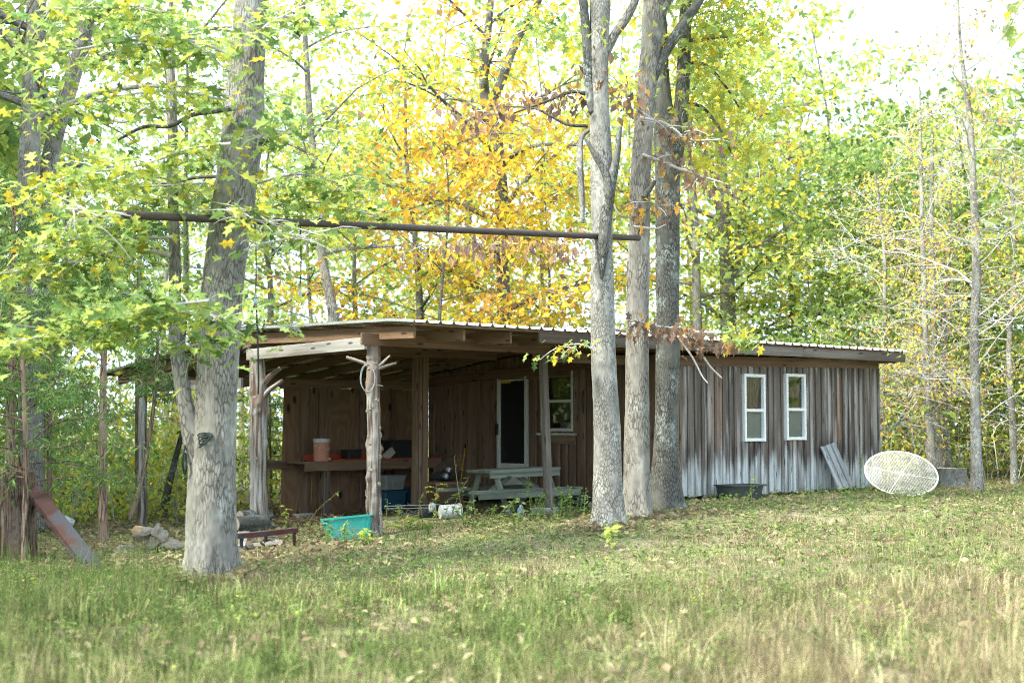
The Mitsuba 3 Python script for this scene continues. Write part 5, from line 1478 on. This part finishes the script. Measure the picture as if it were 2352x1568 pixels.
# ------------------------------------------------------------------ the woods behind
WOODS = 'trees of the woods behind the shed'
rngw = np.random.default_rng(77)
TONE = [(-600, .34), (100, .36), (500, .40), (760, .44), (900, .50), (1150, .52), (1350, .50), (1600, .46), (1800, .42), (2000, .38), (2250, .38), (3000, .36)]
WHERE = [(-330, 'far beyond the left edge'), (-120, 'just beyond the left edge'), (60, 'at the left edge'), (230, 'above the broad dead trunk'), (400, 'left of the big oak'), (560, 'behind the big oak'), (720, 'right of the big oak'), (900, 'over the left part of the roof'), (1060, 'left of the forked hickory'),
         (1220, 'behind the forked hickory'), (1350, 'left of the three oaks'), (1560, 'behind the three oaks'), (1720, 'right of the three oaks'), (1800, 'above the left of the paired windows'), (1900, 'above the right of the paired windows'), (2060, 'above the right end of the roof'), (2200, 'behind the mesh table'), (2290, 'behind the tallest bare tree'), (2390, 'at the right edge'), (2600, 'just beyond the right edge'), (9999, 'far beyond the right edge')]
nw = 0
for row, (d, step, H, n, lf, R) in enumerate(((38, 215, 11.5, 1900, .20, 3.2), (47, 200, 14, 1700, .24, 3.6), (60, 180, 17, 1500, .31, 4.0), (78, 175, 21, 1500, .40, 4.6))):
    for px in np.arange(-500 + (d * 37) % 100, 2900, step):
        px = px + rngw.uniform(-60, 60)
        dd = d + rngw.uniform(-3, 3)
        tone = float(np.interp(px, [a for a, _ in TONE], [b for _, b in TONE])) + rngw.normal(0, .05)
        hh = H * rngw.uniform(.75, 1.15)
        cap = np.interp(px, [620, 760, 900, 1000, 1780, 1900, 2050, 2250, 2500, 2700], [9, .26, .29, 9, 9, .36, .35, .345, .36, .36]) * dd
        hh = min(hh, cap * rngw.uniform(.8, 1.05))
        where = next(w for a, w in WHERE if px < a)
        lab = (('green' if tone < .42 else 'yellow-green' if tone < .57 else 'yellow') + ' tree of the woods ' + where + ', ' + ('nearest row', 'second row', 'third row', 'last row')[row])
        if any(v.get('label') == lab for v in labels.values()):
            continue
        forest_tree(bpt(px, dd), hh, rngw.uniform(.08, .16), rngw.uniform(.12, .35), R, int(n * rngw.uniform(.8, 1.2)), lf, tone, .08, 1000 + nw, lab,
                    ['mat_bark_oak', 'mat_bark_dark', 'mat_bark_pale'][nw % 3], (rngw.normal(0, .03), 0), group=WOODS, limbs=11, flat=.5, rad=.42, twig=d < 50, clump=.1)
        nw += 1

# the woods that close the clearing left and right of the camera: seen in the panes, and they shade the porch
ROWS = ((-12, 26), (-15, 28), (-12.5, 31), (-18, 25), (14, 30), (17, 27), (20, 31), (16, 33), (-14, 21), (-17, 17), (-15, 6), (-18, 11), (-13, 13), (-22, 15), (-20, 4), (-24, 8), (15, 3), (19, 8), (17, 13), (22, 17), (24, 10), (25, 2), (20, -3), (-19, -2))
for i, (x, y) in enumerate(ROWS):
    forest_tree(np.array([x, y, gz(x, y)]), 12 + (i * 7 % 5), .14, .05, 4.2, 7000 if i < 10 else 2200, .34, .36 + .03 * (i % 4), .08, 3000 + i,
                ('green', 'yellow-green')[i % 2] + ' tree closing the clearing on the ' + ('left' if x < 0 else 'right') + ', ' + ('first', 'second', 'third', 'fourth', 'fifth', 'sixth', 'seventh', 'eighth', 'ninth', 'tenth', 'eleventh', 'twelfth', 'thirteenth', 'fourteenth')[sum((a_ < 0) == (x < 0) for a_, _ in ROWS[:i])] + ' of the row', 'mat_bark_oak', group='trees that close the clearing', limbs=14, flat=.6, rad=.55, twig=False)

# young growth under the woods, left of the shed and right of it
def brush(name, label, n_stem, region, hmin, hmax, n_leaf, leaf, mean, sd, seed, rad=.3):
    """One mass of thin stems and leaves over ground given by pixel bounds and depths."""
    rng = np.random.default_rng(seed)
    tubes, cl = [], []
    for i in range(n_stem):
        px = rng.uniform(region[0], region[1]); d = rng.uniform(region[2], region[3])
        b = bpt(px, d, 0.05)
        h = rng.uniform(hmin, hmax)
        lp = limb_path(b, rng.uniform(0, 6.28), rng.uniform(1.1, 1.55), h, rng, 7, 0, 0.12)
        r = rng.uniform(.006, .018)
        tubes.append(tube(lp, np.linspace(r, .004, 7), 4, False))
        for j in range(4):
            a = lp[int(rng.uniform(1, 7))]
            sp = limb_path(a, rng.uniform(0, 6.28), rng.uniform(.1, .9), h * rng.uniform(.15, .35), rng, 4, -.4)
            tubes.append(tube(sp, np.linspace(.006, .003, 4), 3, False))
            cl += [sp[1], sp[2], sp[3]]
    k = thing(name, label, 'brush', kind='stuff')
    put(k, 'stems', join(*tubes), 'mat_twig', True, kind='stuff')
    pos, tone = spray(np.array(cl), n_leaf, rad, .7, rng, mean, sd, .1)
    put(k, 'leaves', leaves(pos, leaf, tone, 'diamond', rng, .6, .5, (.85, 1.4)), 'mat_leaf', kind='stuff')


brush('undergrowth', 'thin saplings and yellow-green leaves under the woods left of the shed', 190, (-150, 720, 27.5, 42), 1.0, 3.2, 15000, .13, .46, .12, 501)
brush('brush', 'grey tangle of stems and small leaves right of the shed', 170, (1990, 2560, 29.5, 40), .8, 2.8, 12000, .11, .46, .2, 502)
brush('thicket', 'pale undergrowth of the woods straight behind the shed', 150, (600, 2100, 35, 46), 1.0, 4.5, 12000, .16, .50, .12, 503)
brush('scrub', 'low yellow and green leaves at the foot of the trees left of the oak', 120, (40, 460, 24.5, 31), .25, .8, 4200, .11, .44, .12, 504, .2)

# ------------------------------------------------------------------ ground cover
rngg = np.random.default_rng(5)


def scatter(n, y0, y1, seed, wide=1.12, p=None):
    r = np.random.default_rng(seed)
    y = np.sqrt(r.uniform(y0 ** 2, y1 ** 2, n))
    x = r.uniform(-1, 1, n) * y * CX / FPX * wide + r.normal(0, .1, n)
    return x, y


def keep_off(x, y, inside=True):
    """False under the shed's floor and roofed dirt."""
    dx, dy = x - ORG[0], y - ORG[1]
    s, t = dx * E1[0] + dy * E1[1], dx * E2[0] + dy * E2[1]
    cabin = (s > SW2 - 0.1) & (s < S_END) & (t > TW1 + 0.0) & (t < TB)
    porch = (s > -6.1) & (s <= SW2 + 0.1) & (t > 0.15) & (t < 6.3)
    return cabin, porch


def blades(x, y, h, w, tone, rng, segs=1, lean=0.45, val=(.75, 1.25)):
    n = len(x)
    z = ground(x, y)
    az = rng.uniform(0, 2 * np.pi, n)
    ln = np.abs(rng.normal(0, lean, n)) * h
    dirv = np.stack([np.cos(az), np.sin(az), 0 * az], 1)
    sd = np.stack([-np.sin(az + rng.normal(0, .8, n)), np.cos(az), 0 * az], 1)
    sd /= np.linalg.norm(sd, axis=1, keepdims=True)
    b = np.stack([x, y, z - .01], 1)
    up = np.array([0, 0, 1.0])
    if segs == 1:
        V = np.stack([b - sd * w[:, None] / 2, b + sd * w[:, None] / 2, b + dirv * ln[:, None] + up * h[:, None]], 1)
        F = np.array([[0, 1, 2]])
    else:
        m = b + dirv * ln[:, None] * .35 + up * h[:, None] * .62
        t = b + dirv * ln[:, None] + up * (h * (1 - .25 * rng.uniform(0, 1, n)))[:, None]
        V = np.stack([b - sd * w[:, None] / 2, b + sd * w[:, None] / 2, m - sd * w[:, None] * .35, m + sd * w[:, None] * .35, t], 1)
        F = np.array([[0, 1, 3], [0, 3, 2], [2, 3, 4]])
    k = V.shape[1]
    FF = F[None] + (np.arange(n) * k)[:, None, None]
    UV = np.repeat(np.stack([np.clip(tone, 0, 1), rng.uniform(*val, n)], 1), k, 0)
    return V.reshape(-1, 3), FF.reshape(-1, 3), UV


def patch_tone(x, y, seed=0):
    a = nfbm(np.stack([x * .55, y * .40, 0 * x], -1), 3, 11 + seed)
    return np.clip(.17 + .80 * a + .17 * np.clip((x - .5) / 3, -.8, 1) - 0.02 * np.clip(y - 14, 0, 6), 0.05, .95)


def grass(tufts, per, y0, y1, seed, h0, h1, w0, segs, r0):
    x, y = scatter(tufts, y0, y1, seed)
    cabin, porch = keep_off(x, y)
    rng = np.random.default_rng(seed + 1)
    dens = nfbm(np.stack([x * 1.3, y * .9, 0 * x], -1), 3, 8)
    ok = ~cabin & ~porch & (dens > rng.uniform(.12, .52, tufts) + np.where((x / y < -.16) & (y > 16.3), .28, 0.0))
    x, y = x[ok], y[ok]
    n = len(x)
    tall = nfbm(np.stack([x * .35, y * .30, 0 * x], -1), 3, 21)
    hh = rng.uniform(h0, h1, n) * (0.45 + 1.1 * tall) * np.interp(y, [8, 12, 17, 22, 30], [1.15, 1.0, .6, .5, .5]) * np.interp(x / y, [-.36, -.25, 0, .25, .36], [1.35, 1.0, .8, 1.1, 1.35]) * np.exp(rng.normal(-.05, .45, n))
    tt = patch_tone(x, y) + rng.normal(0, .2, n)
    vv = np.exp(rng.normal(-.25, .42, n))
    rad = r0 * rng.uniform(.5, 1.6, n)
    cnt = rng.poisson(per * rng.uniform(.4, 1.6, n)) + 2
    ix = np.repeat(np.arange(n), cnt)
    X = x[ix] + rng.normal(0, 1, len(ix)) * rad[ix]
    Y = y[ix] + rng.normal(0, 1, len(ix)) * rad[ix]
    h = hh[ix] * rng.uniform(.4, 1.2, len(ix))
    v, f, uv = blades(X, Y, h, w0 * rng.uniform(.6, 1.4, len(ix)), tt[ix] + rng.normal(0, .07, len(ix)), rng, segs, .6)
    k = len(v) // len(ix)
    uv[:, 1] *= np.repeat(vv[ix], k)
    return v, f, uv


gk = thing('grass', 'dry tan and green meadow grass over the whole foreground', 'grass', kind='stuff')
put(gk, 'near_blades', grass(11500, 13, 7.8, 13.5, 601, .05, .15, .006, 2, .055), 'mat_grass', kind='stuff')
put(gk, 'far_blades', grass(32000, 9, 13.5, 31, 603, .05, .13, .009, 1, .07), 'mat_grass', kind='stuff')


def litter(n, y0, y1, seed, size, keep=lambda x, y, c, p: ~c, lift=.045):
    x, y = scatter(n, y0, y1, seed, 1.15)
    c, p = keep_off(x, y)
    ok = keep(x, y, c, p)
    x, y = x[ok], y[ok]
    r = np.random.default_rng(seed + 1)
    z = ground(x, y) + r.uniform(.005, lift, len(x))
    tone = np.clip(r.choice([.80, .88, .96, 1.0], len(x), p=[.25, .3, .25, .2]) + r.normal(0, .03, len(x)), 0, 1.0)
    return leaves(np.stack([x, y, z], 1), size, tone, 'diamond', r, .45, 0.0, (.4, 1.15))


def drift(key, px, py, r0):
    """Leaves blown against the foot of a trunk."""
    b = on_ground(px, py)
    r = np.random.default_rng(int(px))
    n = 420
    a = r.uniform(0, 2 * np.pi, n); rad_ = r0 * (.35 + np.abs(r.normal(0, .5, n)))
    x, y = b[0] + np.cos(a) * rad_, b[1] + np.sin(a) * rad_
    tone = np.clip(r.choice([.82, .9, .97, 1.0], n) + r.normal(0, .03, n), 0, 1)
    return leaves(np.stack([x, y, ground(x, y) + r.uniform(.01, .07, n)], 1), .095, tone, 'diamond', r, .6, 0.0, (.4, 1.1))


lk = thing('fallen_leaves', 'brown fallen oak leaves scattered over the ground', 'leaves', kind='stuff')
put(lk, 'scattered', join(litter(4500, 8.5, 17, 611, .085, lambda x, y, c, p: ~c & (nfbm(np.stack([x * 1.2, y * 1.2, 0 * x], -1), 3, 31) > .5), .10),
                          litter(26000, 16, 31, 612, .10, lambda x, y, c, p: ~c & (~p | (np.random.default_rng(3).uniform(0, 1, len(x)) < .25)) & (nfbm(np.stack([x * .6, y * .6, 0 * x], -1), 3, 32) > np.where(x < -2.6, .1, .40))),
                          litter(30000, 16.3, 30, 614, .11, lambda x, y, c, p: ~c & (x / y < -.12) & (x / y > -.45), .06), litter(9000, 26, 46, 613, .15), *[drift(*b_) for b_ in ((t1, 485, 1330, .75), (t2, 1399, 1212, .6), (t3, 1464, 1194, .6), (t4, 1530, 1178, .6))]), 'mat_grass', kind='stuff')


def weeds(n, y0, y1, seed, size):
    x, y = scatter(n, y0, y1, seed, 1.1)
    c, p = keep_off(x, y)
    ok = ~c & ~p & (nfbm(np.stack([x * 1.1, y * 1.1, 0 * x], -1), 3, 41) > np.where((x / y < -.16) & (y > 16.3), .56, .43))
    x, y = x[ok], y[ok]
    r = np.random.default_rng(seed + 1)
    m = 6
    X, Y = np.repeat(x, m) + r.normal(0, .06, len(x) * m), np.repeat(y, m) + r.normal(0, .06, len(x) * m)
    Z = ground(X, Y) + np.abs(r.normal(.06, .05, len(X)))
    tone = np.clip(np.repeat(r.normal(.3, .08, len(x)), m) + r.normal(0, .05, len(X)), .05, .6)
    return leaves(np.stack([X, Y, Z], 1), size, tone, 'diamond', r, .5, -.2, (.5, 1.2))


wk = thing('ground_weeds', 'small broad-leaved green weeds among the grass', 'weeds', kind='stuff')
put(wk, 'leaves', join(weeds(3000, 9, 15, 621, .045), weeds(8000, 15, 28, 623, .05)), 'mat_leaf', kind='stuff')

# tall dark stems at the left edge of the meadow
rr = np.random.default_rng(631)
xs = rr.uniform(-.38, -.24, 900); ys = rr.uniform(10.5, 17.5, 900)
xs = xs * ys
put(gk, 'tall_stems', blades(xs, ys, rr.uniform(.2, .6, 900), np.full(900, .005), np.clip(rr.normal(.2, .15, 900), 0, 1), rr, 2, .18), 'mat_grass', kind='stuff')


# weeds one can count in front of the porch
def weed(name, label, px, py, h_px, seed, kind_='leafy', tone=.3, lean=0.0, n=16, leaf=.06, cat='weed', dy=0.0):
    rng = np.random.default_rng(seed)
    b = on_ground(px, py)
    b = b + np.array([0, dy, 0])
    d = b[1]
    H = h_px * d / FPX
    top = b + np.array([lean * d / FPX, rng.normal(0, .05), H])
    path = smooth_path([b - EZ * .03, (b + top) / 2 + [rng.normal(0, .02), 0, H * .06], top], 14)
    k = thing(name, label, cat)
    v, f, uv = tube(path, np.linspace(.006, .003, 14), 5, False)
    put(k, 'stem', (v, f, uv * 0 + [[.40 if kind_ != 'seed' else .62, 1.2]]), 'mat_grass', True)
    if kind_ == 'leafy':
        ii = rng.integers(3, 14, n)
        put(k, 'leaves', leaves(path[ii] + rng.normal(0, .015, (n, 3)), leaf * 1.3, np.clip(rng.normal(tone, .06, n), 0, 1), 'diamond', rng, .5, .1, (1.0, 1.6)), 'mat_leaf', kind='stuff')
    elif kind_ == 'fine':
        n = n * 6
        ii = rng.integers(1, 14, n)
        put(k, 'leaves', leaves(path[ii] + rng.normal(0, .03, (n, 3)), leaf * .8, np.clip(rng.normal(tone, .05, n), 0, 1), 'diamond', rng, .7, -.4, (.9, 1.4)), 'mat_leaf', kind='stuff')
    elif kind_ == 'goldenrod':
        tubes, pts = [], []
        for j in range(6):
            a = path[7 + j]
            lp = limb_path(a, rng.uniform(0, 6.28), .5, H * .3, rng, 7, -1.0)
            tubes.append(tube(lp, np.full(7, .003), 4, False))
            pts += list(smooth_path(lp[2:], 24))
        v, f, uv = join(*tubes)
        put(k, 'flower_stalks', (v, f, uv * 0 + [[.45, 1.2]]), 'mat_grass', True)
        pts = np.array(pts)
        put(k, 'flowers', leaves(pts + rng.normal(0, .006, pts.shape), .022, np.full(len(pts), .62), 'diamond', rng, 1, 0, (1.0, 1.4)), 'mat_leaf', kind='stuff')
        put(k, 'leaves', leaves(path[rng.integers(2, 9, 14)], .08, np.full(14, .3), 'slim', rng, .5, .2, (1, 1.4)), 'mat_leaf', kind='stuff')
    elif kind_ == 'seed':
        pts = []
        for j in range(9):
            lp = limb_path(path[10 + j % 4], rng.uniform(0, 6.28), .8, H * .13, rng, 6, -1.6)
            pts += list(lp[1:])
        put(k, 'seed_head', leaves(np.array(pts), .03, np.full(len(pts), .66), 'slim', rng, .6, .6, (.9, 1.3)), 'mat_grass', kind='stuff')
        put(k, 'leaves', leaves(path[rng.integers(0, 6, 10)], .22, np.full(10, .3), 'slim', rng, .4, -.3, (1, 1.4), asp=.7), 'mat_grass', kind='stuff')
    elif kind_ == 'bladed':
        v = leaves(np.repeat(path[:9], 3, 0)[:n] + rng.normal(0, .02, (min(n, 27), 3)), .30, np.clip(rng.normal(tone, .08, min(n, 27)), 0, 1), 'slim', rng, .35, .05, (1, 1.5), asp=.8)
        put(k, 'leaves', v, 'mat_leaf', kind='stuff')


weed('goldenrod', 'arching yellow goldenrod in front of the white bucket', 1003, 1205, 95, 701, 'goldenrod')
weed('seed_grass', 'tall tan grass stalk with a drooping seed head before the picnic table', 1067, 1205, 155, 702, 'seed', lean=-24)
weed('broad_weed', 'leafy weed right of the white bucket', 1072, 1205, 45, 703, 'leafy', .36, 4, 22)
weed('broad_weed', 'leafy stem rising above the white bucket', 1030, 1208, 110, 704, 'leafy', .33, 45, 18)
weed('broad_weed', 'leafy weed before the leaning table legs', 1130, 1206, 60, 705, 'leafy', .3, 55, 22)
weed('aster', 'bushy fine-leaved plant left of the square post', 1222, 1196, 90, 706, 'fine', .22, -10, 16)
weed('aster', 'bushy fine-leaved plant touching the square post', 1240, 1198, 60, 707, 'fine', .2, 6, 16)
weed('aster', 'fine-leaved plant just right of the square post', 1284, 1196, 75, 708, 'fine', .2, 2, 20)
weed('aster', 'fine-leaved plant in front of the bench end', 1305, 1188, 65, 709, 'fine', .22, 4, 18)
weed('aster', 'smallest fine-leaved plant before the tarp bundle', 1328, 1182, 50, 710, 'fine', .24, 4, 10)
weed('bladed_grass', 'broad-bladed green grass before the camp chair', 930, 1215, 45, 711, 'bladed', .38, 6, 20)
weed('bladed_grass', 'broad-bladed yellow-green grass right of the camp chair', 972, 1214, 50, 712, 'bladed', .42, -4, 22)
weed('broad_weed', 'thin green stem arching over the left end of the teal tub', 690, 1222, 95, 713, 'leafy', .33, 92, 12, .045)
weed('broad_weed', 'yellow-leaved weed beside the back wall corner', 650, 1218, 55, 714, 'leafy', .5, 4, 14, .08)
weed('broad_weed', 'pale leafy weed hiding the lower edge of the teal tub', 790, 1250, 52, 715, 'leafy', .34, 6, 26, .07)
weed('broad_weed', 'yellow-green weed by the right foot of the teal tub', 835, 1252, 36, 716, 'leafy', .46, 4, 22, .08)
weed('broad_weed', 'green weed at the left corner of the teal tub', 757, 1252, 50, 717, 'leafy', .30, -4, 22, .06)
weed('broad_weed', 'leafy weed before the foot of the leaning planks', 1905, 1130, 55, 718, 'leafy', .36, -6, 22, .05)
weed('broad_weed', 'thin yellow-topped weed between the planks and the mesh table', 1975, 1130, 85, 719, 'fine', .42, 8, 5, .05)
weed('broad_weed', 'thin weed in front of the black tub', 1727, 1150, 55, 720, 'fine', .36, 4, 7, .05)
weed('broad_weed', 'young oak seedling before the foot of the pale oak', 1400, 1262, 45, 721, 'leafy', .44, 3, 20, .09)

rw = np.random.default_rng(88)
ORD = ('first', 'second', 'third', 'fourth', 'fifth', 'sixth', 'seventh', 'eighth', 'ninth', 'tenth', 'eleventh', 'twelfth', 'thirteenth', 'fourteenth')
for i, px in enumerate(np.linspace(890, 1345, 14)):
    weed('porch_weed', ORD[i] + ' from the left of the small green weeds along the porch front', px + rw.uniform(-8, 8), 1203 - 0.03 * (px - 890) + rw.uniform(-6, 8), rw.uniform(28, 75), 800 + i, ('leafy', 'fine', 'leafy')[i % 3], rw.uniform(.24, .42), rw.uniform(-12, 12), int(rw.uniform(8, 18)), .05)
